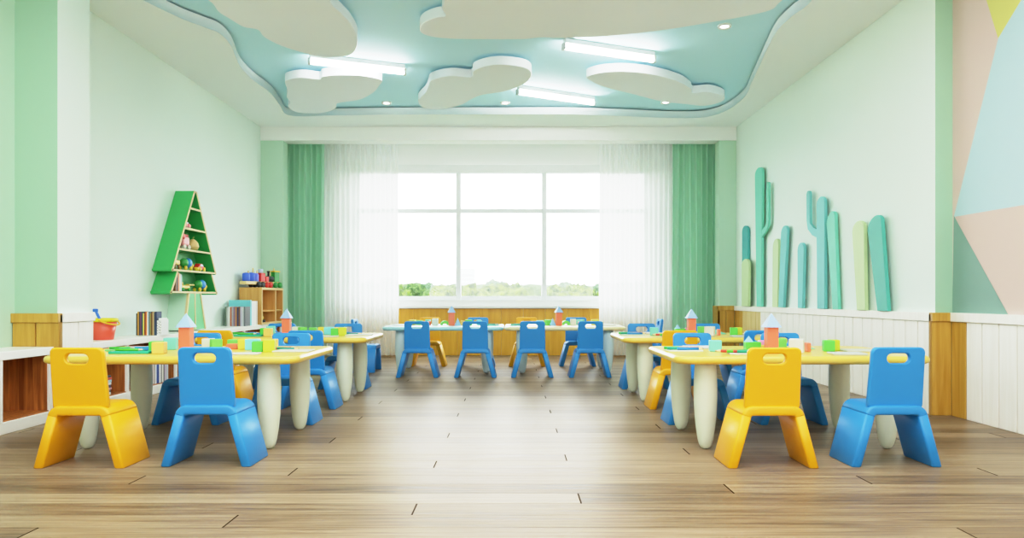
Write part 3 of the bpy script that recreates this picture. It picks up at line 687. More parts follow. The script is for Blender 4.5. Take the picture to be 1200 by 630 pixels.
# pink elephant on wheels, gourd
t = tag(empty('toy_elephant', (xt, yc_ - 0.135, SZ[2] + 0.001)), 'pink wheeled toy elephant on the tree shelf', 'toy elephant')
MB().rbox(-0.035, 0.035, -0.07, 0.07, 0.03, 0.125, 0.022, 3).obj('body', T_pnk, t); MB().ball((0, -0.075, 0.115), 0.04).obj('head', T_pnk, t)
MB().tube([(0, -0.1, 0.11), (0, -0.118, 0.08), (0, -0.115, 0.045)], 0.011).obj('trunk', T_pnk, t)
MB().rbox(-0.03, 0.03, -0.035, 0.045, 0.124, 0.142, 0.006).obj('saddle', T_red, t)
for s in (-1, 1):
    MB().ball((s * 0.036, -0.07, 0.12), 0.028, (0.3, 1, 1)).obj('ear', T_red, t)
    for y in (-0.045, 0.045): MB().cyl((s * 0.028, y, 0.022), (s * 0.042, y, 0.022), 0.022, seg=14).obj('wheel', C('toy cream', (246, 236, 220)), t)
t = tag(empty('toy_pear', (xt, yc_ + 0.07, SZ[2] + 0.001)), 'tan round toy pear with a curved stalk beside the pink elephant', 'toy pear')
MB().lathe([(0.02, 0), (0.045, 0.008), (0.058, 0.04), (0.05, 0.075), (0.03, 0.1), (0.012, 0.112)], seg=20).obj('body', C('toy tan', (226, 190, 128)), t)
MB().tube([(0, 0, 0.11), (0, 0.01, 0.128), (0, 0.03, 0.136)], 0.005).obj('stalk', C('toy olive', (140, 140, 60)), t)
# shelf above the lower box
z = zb + 0.015
def turtle(loc, label):
    t = tag(empty('toy_turtle', loc), label, 'toy turtle', 'blue and green toy turtles')
    MB().ball((0, -0.03, 0.07), 0.05, (0.8, 1, 0.9)).obj('shell_green', C('toy leaf green', (60, 160, 70)), t); MB().ball((0, 0.05, 0.07), 0.052, (0.8, 1, 0.95)).obj('shell_blue', C('toy sky blue', (60, 140, 220)), t)
    MB().ball((0, 0.115, 0.05), 0.028).obj('head', T_yel, t)
    for y in (-0.05, 0.06):
        for s in (-1, 1): MB().cyl((s * 0.02, y, 0.02), (s * 0.034, y, 0.02), 0.02, seg=14).obj('wheel', T_yel, t)
    return t
t = tag(empty('toy_cow', (xt, yc_ - 0.30, z)), 'yellow toy animal at the left end of the long tree shelf board', 'toy animal')
MB().rbox(-0.026, 0.026, -0.055, 0.055, 0.04, 0.09, 0.016, 3).obj('body', C('toy mustard', (224, 188, 84)), t); MB().ball((0, -0.065, 0.1), 0.026).obj('head', C('toy mustard', (224, 188, 84)), t)
for y in (-0.035, 0.035):
    for s in (-1, 1): MB().cyl((s * 0.016, y, 0), (s * 0.016, y, 0.05), 0.01).obj('leg', C('toy brown', (140, 100, 60)), t)
turtle((xt, yc_ - 0.09, z), 'blue and green toy turtle on the long tree shelf board')
toy_car((xt, yc_ + 0.22, z), T_red, T_yel, 'red toy car at the right of the long tree shelf board', 0.16, 0.055)
t = tag(empty('toy_cup', (-3.09, yc_ + 0.075, z)), 'tiny yellow toy cups in front of the turtle', 'toy cup')
MB().lathe([(0.02, 0), (0.024, 0.035), (0.02, 0.036), (0.016, 0.006)], seg=16).obj('cup', T_yel, t); MB().tube([(0, 0.022, 0.028), (0, 0.036, 0.022), (0, 0.022, 0.01)], 0.004).obj('handle', T_yel, t)
z = lz0 + 0.019
for i, (n, c, h) in enumerate((('brown', (150, 100, 66), 0.13), ('dark', (80, 66, 60), 0.15), ('orange', (232, 148, 104), 0.17), ('cream', (240, 226, 206), 0.16), ('pale blue', (190, 214, 220), 0.155))):
    book(0.024, 0.12, h, c, '%s book at the left of the lowest tree shelf box' % n, 'books in the tree shelf', (-3.085, yc_ - 0.385 + 0.012 + i * 0.0265, z))
t = tag(empty('toy_crocodile', (xt, yc_ - 0.12, z)), 'long yellow toy crocodile in the lowest tree shelf box', 'toy animal')
MB().rbox(-0.026, 0.026, -0.11, 0.08, 0.02, 0.06, 0.014, 3).obj('body', C('toy mustard', (224, 188, 84)), t); MB().rbox(-0.02, 0.02, 0.07, 0.19, 0.055, 0.07, 0.006).obj('tail', C('toy mustard', (224, 188, 84)), t); MB().ball((0, -0.07, 0.07), 0.024).obj('head', C('toy mustard', (224, 188, 84)), t)
for y in (-0.08, 0.05):
    for s in (-1, 1): MB().cyl((s * 0.02, y, 0.018), (s * 0.034, y, 0.018), 0.018, seg=14).obj('wheel', C('toy leaf green', (60, 160, 70)), t)
turtle((xt, yc_ + 0.22, z), 'blue and green toy turtle in the lowest tree shelf box')

# ------------------------------------------------------------------ cactus boards on the right wall
XC = 2.845
M_c = {'teal': plain('cactus teal', (72, 164, 162), 0.55), 'aqua': plain('cactus aqua', (112, 188, 186), 0.55), 'mint': plain('cactus mint', (116, 204, 178), 0.55), 'lime': plain('cactus lime', (190, 214, 160), 0.55), 'jade': plain('cactus jade', (80, 172, 156), 0.55)}
def cact(col, bl, br, tl, tr, lab, arm=None, xo=0.0, lean=0.0):
    X = XC + xo
    f = lambda p: Vector(at_x(p[0], p[1], X))
    BL, BR, TL, TR = f(bl), f(br), f(tl), f(tr)      # in (y, z)
    BL.y = BR.y = 0.701
    pts = [BL, BR]
    n = 12
    for i in range(n + 1):
        a = PI * i / n
        c = (TL + TR) / 2; u = (TR - TL) / 2
        pts.append(c + u * math.cos(a) + Vector((0, 1)) * math.sin(a) * min(u.length, 0.08) * 0.95)
    mid = lambda a, b, k, t: a + (b - a) * t + (b - a).normalized().orthogonal() * k
    o = MB().prism([tuple(p) for p in pts], 'x', X, X + 0.03, bev=0.003).obj('cactus_board', M_c[col], auto=35)
    tag(o, lab, 'cactus decoration', 'cactus boards on the right wall')
    if arm:
        ap = [f(p) for p in arm[0]]; w = arm[1]
        # thick bent strip following the centre line, rounded at its end
        L_, Rr = [], []
        for i, p in enumerate(ap):
            d = (ap[min(i + 1, len(ap) - 1)] - ap[max(i - 1, 0)]).normalized(); q = Vector((-d.y, d.x)) * w / 2
            L_.append(p + q); Rr.append(p - q)
        d = (ap[-1] - ap[-2]).normalized(); q = Vector((-d.y, d.x)) * w / 2
        cap = [ap[-1] + q * math.cos(a) + d * math.sin(a) * w / 2 for a in [PI * k / 8 for k in range(1, 8)]]
        poly = [tuple(p) for p in L_] + [tuple(p) for p in cap] + [tuple(p) for p in Rr[::-1]]
        MB().prism(poly, 'x', X + 0.002, X + 0.028, bev=0.002).obj('arm', M_c[col], o, auto=35)
    # wall spacers
    cy = (BL.x + BR.x) / 2
    for z in (0.80, max(0.9, TL.y - 0.15)):
        k = (z - BL.y) / (TL.y - BL.y); yy = cy * (1 - k) + (TL.x + TR.x) / 2 * k
        MB().cyl((X + 0.028, yy, z), (XR - 0.0008, yy, z), 0.012).obj('spacer', M_white, o)
cact('teal', (869.5, 357), (876, 357), (869.5, 272), (876.3, 271), 'dark teal cactus board at the far end, behind a lime one', xo=0.02)
cact('lime', (869, 357), (876.5, 357), (869, 311), (877.5, 310), 'short lime cactus board in front of the far teal one', xo=-0.02)
cact('mint', (886.5, 357), (892, 357), (884.5, 206), (893, 202), 'tallest mint cactus board with one raised arm on its right', arm=(((891, 276), (896.5, 268), (898.8, 262), (899, 255), (899, 217)), 0.075))
cact('lime', (905, 358), (911, 358), (905.5, 290), (912, 286), 'slim lime cactus board between the tall mint and an aqua one', xo=0.02)
cact('aqua', (912, 358), (917.5, 358), (915, 275), (922.3, 271), 'aqua cactus board leaning over the slim lime one')
cact('aqua', (934.8, 358.5), (940, 358.5), (934.4, 294), (941.8, 292), 'shortest single aqua cactus board in the middle of the row')
cact('aqua', (957.5, 359.5), (966, 359.5), (956.5, 242), (966, 238), 'tall aqua cactus board with one raised arm on its left', arm=(((960, 275), (952, 271), (947.5, 265), (946.7, 258), (946.5, 228)), 0.075))
cact('mint', (975.5, 360), (982, 360), (968.5, 262), (978, 254), 'pointed mint cactus board leaning against the tall aqua one', xo=0.01)
cact('lime', (1004, 361), (1013.5, 361), (998.5, 272), (1012, 267), 'wide lime cactus board beside the nearest teal one')
cact('jade', (1028, 362.5), (1040, 362.5), (1016.5, 270), (1032.5, 259), 'widest jade cactus board, nearest the viewer', xo=-0.005)

# ------------------------------------------------------------------ chairs
def chair_meshes():
    W0, W1, HS, TH, DP = 0.215, 0.136, 0.292, 0.046, 0.258
    # centre line of the bent seat-and-leg band in (x, z)
    o0, o1 = Vector((-W0, 0)), Vector((-W1, HS))
    rr = 0.055
    d1 = (o1 - o0).normalized(); d2 = Vector((1, 0))
    nseg = 8
    path = []            # outer contour points with inward normals
    nL = Vector((d1.y, -d1.x)); nT = Vector((0, -1))
    ang = math.acos(max(-1, min(1, d1.dot(d2)))); tl = rr * math.tan(ang / 2)
    cs = o1 - d1 * tl; centre = cs + nL * rr
    a0 = math.atan2(-nL.y, -nL.x); a1 = PI / 2
    legpath = [(o0, nL), (o0 + (cs - o0) * 0.5, nL), (cs, nL)]
    arc = []
    for i in range(nseg + 1):
        a = a0 + (a1 - a0) * i / nseg
        arc.append((centre + Vector((math.cos(a), math.sin(a))) * rr, Vector((-math.cos(a), -math.sin(a)))))
    def ring(p, n, ins=0.0):
        """rounded-rectangle section: thickness along n, depth along y"""
        b = 0.011; pts = []
        for (u, v, s0) in ((0, 0, 180), (0, 1, 270), (1, 1, 0), (1, 0, 90)):
            pass
        sec = rrect(0 + ins, TH - ins, -DP / 2 + ins, DP / 2 - ins, b - ins * 0.5, 3)
        for t_, y in sec: q = p + n * t_; pts.append((q.x, y, q.y))
        return pts
    def loft(rings):
        mb = MB(); n = len(rings[0]); vs = [v for r in rings for v in r]; fs = []
        for i in range(len(rings) - 1):
            for k in range(n): j = (k + 1) % n; fs.append((i * n + k, i * n + j, (i + 1) * n + j, (i + 1) * n + k))
        fs.append(list(range(n))[::-1]); fs.append([(len(rings) - 1) * n + k for k in range(n)])
        return mb.add(vs, fs, 0, True)
    def horiz(r, z):      # cut the foot level with the floor
        return [(x + (z - zz) * (d1.x / d1.y), y, z) for x, y, zz in r]
    lr = [horiz(ring(o0, nL, 0.004), 0.0), horiz(ring(o0, nL), 0.005), ring(o0 + (cs - o0) * 0.5, nL), ring(cs, nL)]
    leg_l = loft(lr)
    leg_r = loft([[(-x, y, z) for x, y, z in r] for r in lr])
    mir = [(Vector((-p.x, p.y)), Vector((-n.x, n.y))) for p, n in arc[::-1]]
    seat = loft([ring(p, n) for p, n in arc + mir])
    # backrest with a hand hole, leaning slightly to the rear (-y)
    z0, z1, tk = 0.270, 0.568, 0.030; hz = 0.516
    def ray(shape, a):
        d = Vector((math.cos(a), math.sin(a))); best = None
        for i in range(len(shape)):
            p, q = Vector(shape[i]), Vector(shape[(i + 1) % len(shape)]); e = q - p
            den = d.x * e.y - d.y * e.x
            if abs(den) < 1e-12: continue
            t_ = (p.x * e.y - p.y * e.x) / den; u = (p.x * d.y - p.y * d.x) / den
            if t_ > 0 and -1e-6 <= u <= 1 + 1e-6 and (best is None or t_ < best): best = t_
        return d * best
    def outline(ins):
        s = rrect(-0.131 + ins, 0.131 - ins, z0 - hz + ins, z1 - hz - ins, 0.026, 8)
        return [(x * (1 - 0.05 * (y + hz - z0) / (z1 - z0)), y) for x, y in s]
    ol = outline(0); b = 0.006
    angs = sorted(math.atan2(p[1], p[0]) for p in ol); 
    extra = [(-PI + 2 * PI * k / 40) for k in range(40)]
    angs = sorted(set([round(a, 5) for a in angs + extra]))
    def hole(g): return rrect(-0.0535 - g, 0.0535 + g, -0.024 - g, 0.024 + g, 0.0225 + g, 8)
    def loop(shape): return [ray(shape, a) for a in angs]
    oi, oo, hi, ho = loop(outline(b)), loop(ol), loop(hole(0)), loop(hole(b))
    seq = [(ho, tk / 2), (oi, tk / 2), (oo, tk / 2 - b), (oo, -tk / 2 + b), (oi, -tk / 2), (ho, -tk / 2), (hi, -tk / 2 + b), (hi, tk / 2 - b)]
    n = len(angs); vs = []; fs = []
    for lp, y in seq:
        for p in lp:
            zz = p.y + hz; yy = y - DP / 2 + 0.030 - 0.13 * (zz - 0.29)
            vs.append((p.x, yy, zz))
    for k in range(len(seq)):
        k2 = (k + 1) % len(seq)
        for i in range(n): j = (i + 1) % n; fs.append((k * n + i, k * n + j, k2 * n + j, k2 * n + i))
    back = MB().add(vs, fs, 0, True)
    for k in (0, 4):
        for i in range(n): back.sm[k * n + i] = False
    return {c: [(nm, mb.mesh(nm, m, True, None)) for nm, mb in (('seat', seat), ('leg', leg_l), ('leg', leg_r), ('backrest', back))] for c, m in (('blue', M_blu), ('yellow', M_yel))}
CH = chair_meshes()
PROTO = {}
def chair(x, y, rot, col, label):
    if col not in PROTO:
        t = empty('child_chair')
        for n, me in CH[col]:
            o = bpy.data.objects.new(n, me); COL.objects.link(o); o.parent = t
        PROTO[col] = t
    else: t = copy_tree(PROTO[col])
    t.location = (x, y, 0); t.rotation_euler = (0, 0, rot)
    return tag(t, label, 'chair', '%s plastic child chairs' % col)
FL, FR, SL, SR = 'front left table', 'front right table', 'second left table', 'second right table'
chair(-2.035, 3.53, 0, 'yellow', 'yellow plastic chair at the near side of the front left table, leftmost in the photo')
chair(-1.452, 3.563, 0, 'blue', 'blue plastic chair at the near side of the front left table')
chair(1.228, 3.53, 0, 'yellow', 'yellow plastic chair at the near side of the front right table')
chair(1.82, 3.555, 0, 'blue', 'blue plastic chair at the near side of the front right table')
chair(-2.06, 4.69, PI, 'blue', 'blue plastic chair at the far side of the front left table, end nearer the wall')
chair(-1.466, 4.69, PI, 'blue', 'blue plastic chair at the far side of the front left table, end nearer the aisle')
chair(1.197, 4.69, PI, 'blue', 'blue plastic chair at the far side of the front right table, end nearer the aisle')
chair(1.78, 4.69, PI, 'blue', 'blue plastic chair at the far side of the front right table, end nearer the wall')
chair(-2.13, 5.33, 0, 'yellow', 'yellow plastic chair tucked at the near side of the second left table')
chair(-1.48, 5.33, 0, 'blue', 'blue plastic chair at the near side of the second left table')
chair(1.204, 5.33, 0, 'yellow', 'yellow plastic chair at the near side of the second right table')
chair(1.79, 5.33, 0, 'blue', 'blue plastic chair at the near side of the second right table')
chair(-2.093, 6.47, PI, 'blue', 'blue plastic chair at the far side of the second left table, end nearer the wall')
chair(-1.489, 6.47, PI, 'blue', 'blue plastic chair at the far side of the second left table, end nearer the aisle')
chair(1.18, 6.48, PI, 'blue', 'blue plastic chair at the far side of the second right table, end nearer the aisle')
chair(1.765, 6.47, PI, 'blue', 'blue plastic chair at the far side of the second right table, end nearer the wall')
chair(-1.60, 7.98, -PI / 2, 'blue', 'blue plastic chair turned sideways at the left end of the window tables')
chair(1.51, 8.05, PI / 2, 'blue', 'blue plastic chair turned sideways at the right end of the window tables')
for i, (x, w) in enumerate(((-0.954, 'leftmost'), (-0.37, 'second'), (0.205, 'third'), (0.787, 'rightmost'))):
    chair(x, 7.40, 0, 'blue', 'blue plastic chair at the near side of the window tables, %s of four' % w)
for x, c, w in ((-0.988, 'yellow', 'behind the pale aqua table, left'), (-0.41, 'blue', 'behind the pale aqua table, right'), (0.175, 'yellow', 'behind the cream table, left'), (0.77, 'blue', 'behind the cream table, right')):
    chair(x, 8.59, PI, c, '%s plastic chair %s side' % (c, w))

# ------------------------------------------------------------------ tables
TD = 0.84
def table(cx_, y0, W, top, leg, label, ix=0.185, iy=0.14):
    t = tag(empty('child_table', (cx_, y0 + TD / 2, 0)), label, 'table', 'rounded plastic child tables')
    mb = MB(); zt, th, b = 0.5, 0.042, 0.012
    rows = [(zt - th, 0.016), (zt - th + 0.006, 0.005), (zt - th + 0.014, 0.0), (zt - 0.014, 0.0), (zt - 0.005, 0.004), (zt - 0.001, 0.010), (zt, 0.018)]
    vs = []; fs = []; n = None
    for z, ins in rows:
        lp = rrect(-W / 2 + ins, W / 2 - ins, -TD / 2 + ins, TD / 2 - ins, 0.085, 8); n = len(lp)
        vs += [(x, y, z) for x, y in lp]
    for i in range(len(rows) - 1):
        for k in range(n): j = (k + 1) % n; fs.append((i * n + k, i * n + j, (i + 1) * n + j, (i + 1) * n + k))
    fs.append(list(range(n))[::-1]); fs.append([(len(rows) - 1) * n + k for k in range(n)])
    mb.add(vs, fs, 0, True).obj('table_top', top, t, auto=50)
    prof = [(0.004, 0.0), (0.016, 0.002), (0.026, 0.009), (0.034, 0.024), (0.041, 0.05), (0.050, 0.11), (0.057, 0.18), (0.061, 0.26), (0.061, 0.34), (0.058, 0.41), (0.054, 0.459)]
    for sx in (-1, 1):
        for sy in (-1, 1):
            MB().lathe(prof, (sx * (W / 2 - ix), sy * (TD / 2 - iy), 0), 28).obj('leg', leg, t)
    return t
table(-1.775, 3.72, 1.335, M_tab, M_leg, 'pale yellow table at the front left, with pale sage legs')
table(1.512, 3.72, 1.335, M_tab, M_leg, 'pale yellow table at the front right, with pale sage legs')
table(-1.775, 5.47, 1.335, M_tab, M_leg, 'pale yellow table behind the front left one')
table(1.512, 5.47, 1.335, M_tab, M_leg, 'pale yellow table behind the front right one')
table(-0.727, 7.58, 1.28, M_tabc, M_legc, 'pale aqua table by the window, left of the cream one')
table(0.563, 7.58, 1.28, M_tabk, M_legc, 'cream table by the window, right of the aqua one')

# ------------------------------------------------------------------ toys on the tables
TZ_ = 0.5005
BC = {'green': (86, 200, 70), 'lime': (190, 208, 44), 'leaf': (112, 206, 90), 'yellow': (220, 208, 72), 'tan': (230, 192, 98), 'mint': (116, 206, 184), 'cyan': (120, 210, 218), 'coral': (240, 118, 84), 'peach': (248, 172, 142), 'white': (214, 216, 202), 'pink': (228, 146, 200), 'lilac blue': (150, 182, 222), 'sky': (142, 190, 226)}
def BM(c): return plain('block ' + c, BC[c], 0.5, var=0.02)
def cube(x, y, s, c, rz, label, group, h=None, z=TZ_, d=None):
    o = MB().rbox(-s / 2, s / 2, -(d or s) / 2, (d or s) / 2, 0, h or s, 0.004).obj('toy_block', BM(c)); o.location = (x, y, z); o.rotation_euler = (0, 0, rz)
    return tag(o, label, 'toy block', group)
def pyramid(x, y, s, h, c, rz, label, group, z):
    a = s / 2
    o = MB().add([(-a, -a, 0), (a, -a, 0), (a, a, 0), (-a, a, 0), (0, 0, h)], [(3, 2, 1, 0), (0, 1, 4), (1, 2, 4), (2, 3, 4), (3, 0, 4)]).obj('roof_block', BM(c)); o.location = (x, y, z); o.rotation_euler = (0, 0, rz)
    return tag(o, label, 'toy block', group)
def arch(x, y, s, c, rz, label, group):
    pts = [(-s, 0)] + [(-s * math.cos(PI * i / 14), s * math.sin(PI * i / 14)) for i in range(15)] + [(s, 0)] + [(s * 0.45 * math.cos(PI * i / 10), s * 0.45 * math.sin(PI * i / 10)) for i in range(11)]
    pts = [pts[0]] + pts[2:15] + pts[16:]
    o = MB().prism(pts, 'y', -0.03, 0.03).obj('arch_block', BM(c)); o.location = (x, y, TZ_); o.rotation_euler = (0, 0, rz)
    return tag(o, label, 'toy block', group)
def pencil(x, y, c, rz, label, group, z=TZ_, L_=0.15, r=0.006):
    t = tag(empty('crayon', (x, y, z + r), rz), label, 'crayon', group)
    m = plain('crayon %d %d %d' % c, c, 0.45)
    MB().cyl((-L_ / 2, 0, 0), (L_ / 2 - 0.03, 0, 0), r, seg=8).obj('barrel', m, t)
    MB().cyl((L_ / 2 - 0.03, 0, 0), (L_ / 2 - 0.008, 0, 0), r, r * 0.4, 8).obj('wood_cone', plain('crayon wood', (232, 206, 160), 0.6), t)
    MB().cyl((L_ / 2 - 0.008, 0, 0), (L_ / 2, 0, 0), r * 0.4, 0.0006, 8).obj('tip', m, t)
    return t
def sheet(x, y, w, d, c, rz, label, group, h=0.008, z=TZ_, cat='notebook', name='notebook'):
    mb = MB().rbox(-w / 2, w / 2, -d / 2, d / 2, 0, h, 0.002, 1, 0)
    o = mb.obj(name, plain('paper %d %d %d' % c, c, 0.6)); o.location = (x, y, z); o.rotation_euler = (0, 0, rz)
    mb2 = MB().box(-w / 2 + 0.012, -w / 2 + 0.017, -d / 2 + 0.003, d / 2 - 0.003, h - 0.0005, h + 0.0003); mb2.obj('spine_line', plain('spine grey', (150, 160, 156), 0.6), o)
    return tag(o, label, cat, group)

def left_set(dy, where, dx=0.0):
    """the toys laid out on a left-hand table"""
    def at(px, py): p = at_z(px, py, 0.5); return p.x + dx, p.y + dy
    g = lambda s: '%s on the %s' % (s, where)
    G = 'toy blocks on the ' + where
    L_ = lambda s: s + ' on the ' + where
    x, y = -1.765, 3.93
    cube(x, y, 0.060, 'coral', 0.02, L_('upright coral column under a pale blue roof'), G, 0.142); pyramid(x, y, 0.082, 0.076, 'lilac blue', 0.02, L_('pale blue pyramid roof block on the coral column'), G, TZ_ + 0.142)
    x, y = at(182, 412.5); cube(-1.905, 3.92, 0.062, 'tan', 0.12, L_('tan cube at the left, beside a green one'), G)
    cube(-1.955, 3.99, 0.062, 'green', 0.05, L_('green cube behind the tan one'), G)
    cube(-1.985, 4.22, 0.068, 'mint', 0.25, L_('mint cube behind the green and tan pair'), G, d=0.075)
    cube(-1.80, 4.30, 0.060, 'white', 0.1, L_('white cube right of the coral column'), G)
    cube(-1.73, 4.24, 0.060, 'leaf', 0.6, L_('light green cube turned cornerwise beside the white cube'), G)
    cube(-1.645, 4.28, 0.065, 'coral', 0.05, L_('low coral block in front of the light green block'), G, 0.03)
    cube(-1.68, 4.38, 0.062, 'leaf', 0.1, L_('light green block behind the low coral one'), G, 0.05)
    cube(-1.575, 4.25, 0.050, 'yellow', 0.1, L_('pale yellow cube left of the cyan block'), G, 0.06)
    cube(-1.50, 4.20, 0.076, 'cyan', 0.05, L_('cyan block in the middle of the right half'), G, 0.062, d=0.06)
    cube(-1.45, 4.33, 0.10, 'tan', 0.0, L_('flat tan block behind the cyan one'), G, 0.055, d=0.04)
    cube(-1.42, 4.05, 0.058, 'green', 0.25, L_('green cube left of the bright yellow cube'), G)
    cube(-1.355, 4.05, 0.062, 'lime', 0.2, L_('bright yellow cube beside the green cube'), G, 0.066)
    Pn = 'crayons on the ' + where
    for i, (c, n, a) in enumerate((((40, 170, 70), 'green', 0.2), ((206, 60, 50), 'red', 0.45), ((30, 140, 130), 'teal', -0.1))):
        pencil(-1.37 + 0.03 * i, 4.27 - 0.022 * i, c, a, L_('%s crayon lying behind the bright yellow cube' % n), Pn)
    sheet(-1.225, 4.07, 0.20, 0.14, (199, 201, 187), 0.0, L_('white notebook near the aisle end'), 'notebooks on the ' + where)
    sheet(-1.42, 3.86, 0.15, 0.09, (203, 203, 190), 0.1, L_('small white notebook lying at the near edge'), 'notebooks on the ' + where)
    sheet(-2.06, 3.95, 0.21, 0.13, (40, 176, 140), 0.05, L_('teal notebook at the near left, beneath crayons'), 'notebooks on the ' + where, 0.013)
    sheet(-2.19, 4.15, 0.2, 0.15, (120, 196, 120), -0.08, L_('green notebook at the far left end'), 'notebooks on the ' + where, 0.010)
    for i, (c, n, a, px, py) in enumerate((((90, 190, 40), 'lime green', 0.1, -2.07, 3.93), ((30, 120, 190), 'blue', 0.25, -2.0, 3.96), ((20, 150, 110), 'dark green', 0.0, -2.08, 3.98))):
        pencil(px, py, c, a, L_('%s crayon resting on the teal notebook' % n), Pn, TZ_ + 0.0135)
    for i, (c, n, a, px, py) in enumerate((((70, 190, 60), 'grass green', 0.0, -2.21, 4.12), ((40, 140, 200), 'sky blue', 0.15, -2.13, 4.16), ((226, 120, 60), 'orange', -0.2, -2.15, 4.19))):
        pencil(px, py, c, a, L_('%s crayon resting on the green notebook' % n), Pn, TZ_ + 0.0105)
def shift(fn, dy, where, dx=0.0):
    before = set(bpy.data.objects)
    fn(0, where)
    for o in set(bpy.data.objects) - before:
        if o.parent is None: o.location.y += dy; o.location.x += dx

def right_set(dy, where):
    L_ = lambda s: s + ' on the ' + where
    G = 'toy blocks on the ' + where; Pn = 'crayons on the ' + where; Nn = 'notebooks on the ' + where
    x, y = 1.405, 3.93
    cube(x, y, 0.060, 'coral', 0.0, L_('upright coral column under a pale blue roof'), G, 0.142); pyramid(x, y, 0.084, 0.076, 'lilac blue', 0.0, L_('pale blue pyramid roof block on the coral column'), G, TZ_ + 0.142)
    cube(1.14, 4.07, 0.066, 'mint', -0.15, L_('mint cube alone near the aisle end'), G, 0.063, d=0.06)
    cube(1.345, 4.06, 0.085, 'green', 0.0, L_('wide green block with a small roof on top'), G, 0.055, d=0.05); pyramid(1.325, 4.06, 0.036, 0.034, 'sky', 0.3, L_('small pale blue roof block on the wide green block'), G, TZ_ + 0.055)
    cube(1.43, 4.12, 0.066, 'tan', -0.1, L_('tan block left of the coral column'), G, 0.034); cube(1.43, 4.12, 0.058, 'pink', -0.1, L_('pink block stacked on the tan one'), G, 0.024, z=TZ_ + 0.0345)
    cube(1.535, 4.14, 0.055, 'leaf', -0.2, L_('light green block between the coral column and the white block'), G, 0.07)
    cube(1.565, 3.99, 0.075, 'white', -0.45, L_('large white block right of the coral column'), G, 0.075, d=0.07)
    cube(1.655, 4.06, 0.02, 'coral', 0.0, L_('thin coral block against the white block'), G, 0.05, d=0.05)
    cube(1.785, 4.09, 0.058, 'green', -0.2, L_('green cube paired with a bright yellow one'), G, 0.062); cube(1.835, 4.14, 0.055, 'lime', -0.1, L_('bright yellow cube paired with the green one'), G, 0.062)
    o = MB().prism([(-0.05, 0), (0.05, 0), (-0.05, 0.04)], 'y', -0.02, 0.02, bev=0.002).obj('wedge_block', BM('mint')); o.location = (1.735, 4.28, TZ_); tag(o, L_('flat mint wedge block behind the white block'), 'toy block', G)
    sheet(0.97, 4.10, 0.19, 0.12, (214, 226, 206), 0.05, L_('pale green notebook beneath crayons near the aisle end'), Nn)
    for i, (c, n, a, px, py) in enumerate((((50, 180, 60), 'green', 0.05, 0.94, 4.13), ((20, 150, 120), 'teal', -0.06, 0.95, 4.085), ((40, 130, 200), 'blue', 0.02, 1.00, 4.06), ((230, 150, 90), 'orange', 0.2, 1.02, 4.13))):
        pencil(px, py, c, a, L_('%s crayon on the pale green notebook' % n), Pn, TZ_ + 0.0085, r=0.008)
    sheet(1.13, 4.33, 0.2, 0.13, (208, 208, 203), 0.0, L_('white notebook behind the mint cube'), Nn, 0.012)
    sheet(1.24, 3.86, 0.17, 0.09, (203, 205, 192), -0.12, L_('white notebook beneath crayons at the near edge'), Nn)
    for i, (c, n, a, px, py) in enumerate((((206, 70, 50), 'red', 2.9, 1.16, 3.87), ((150, 180, 40), 'olive', 3.0, 1.19, 3.89), ((80, 190, 40), 'lime', 0.1, 1.22, 3.87), ((20, 150, 110), 'dark teal', 0.05, 1.27, 3.85), ((30, 160, 90), 'emerald', -0.05, 1.25, 3.905))):
        pencil(px, py, c, a, L_('%s crayon lying on the notebook at the near edge' % n), Pn, TZ_ + 0.0085, r=0.008)
    sheet(1.78, 3.855, 0.17, 0.12, (185, 192, 185), -0.1, L_('grey notebook at the near edge'), Nn, 0.010)
    sheet(1.96, 4.08, 0.2, 0.14, (185, 189, 176), -0.05, L_('grey notebook at the wall end'), Nn, 0.010)

shift(left_set, 0, FL)
shift(left_set, 1.75, SL)
shift(right_set, 0, FR)
shift(right_set, 1.75, SR)

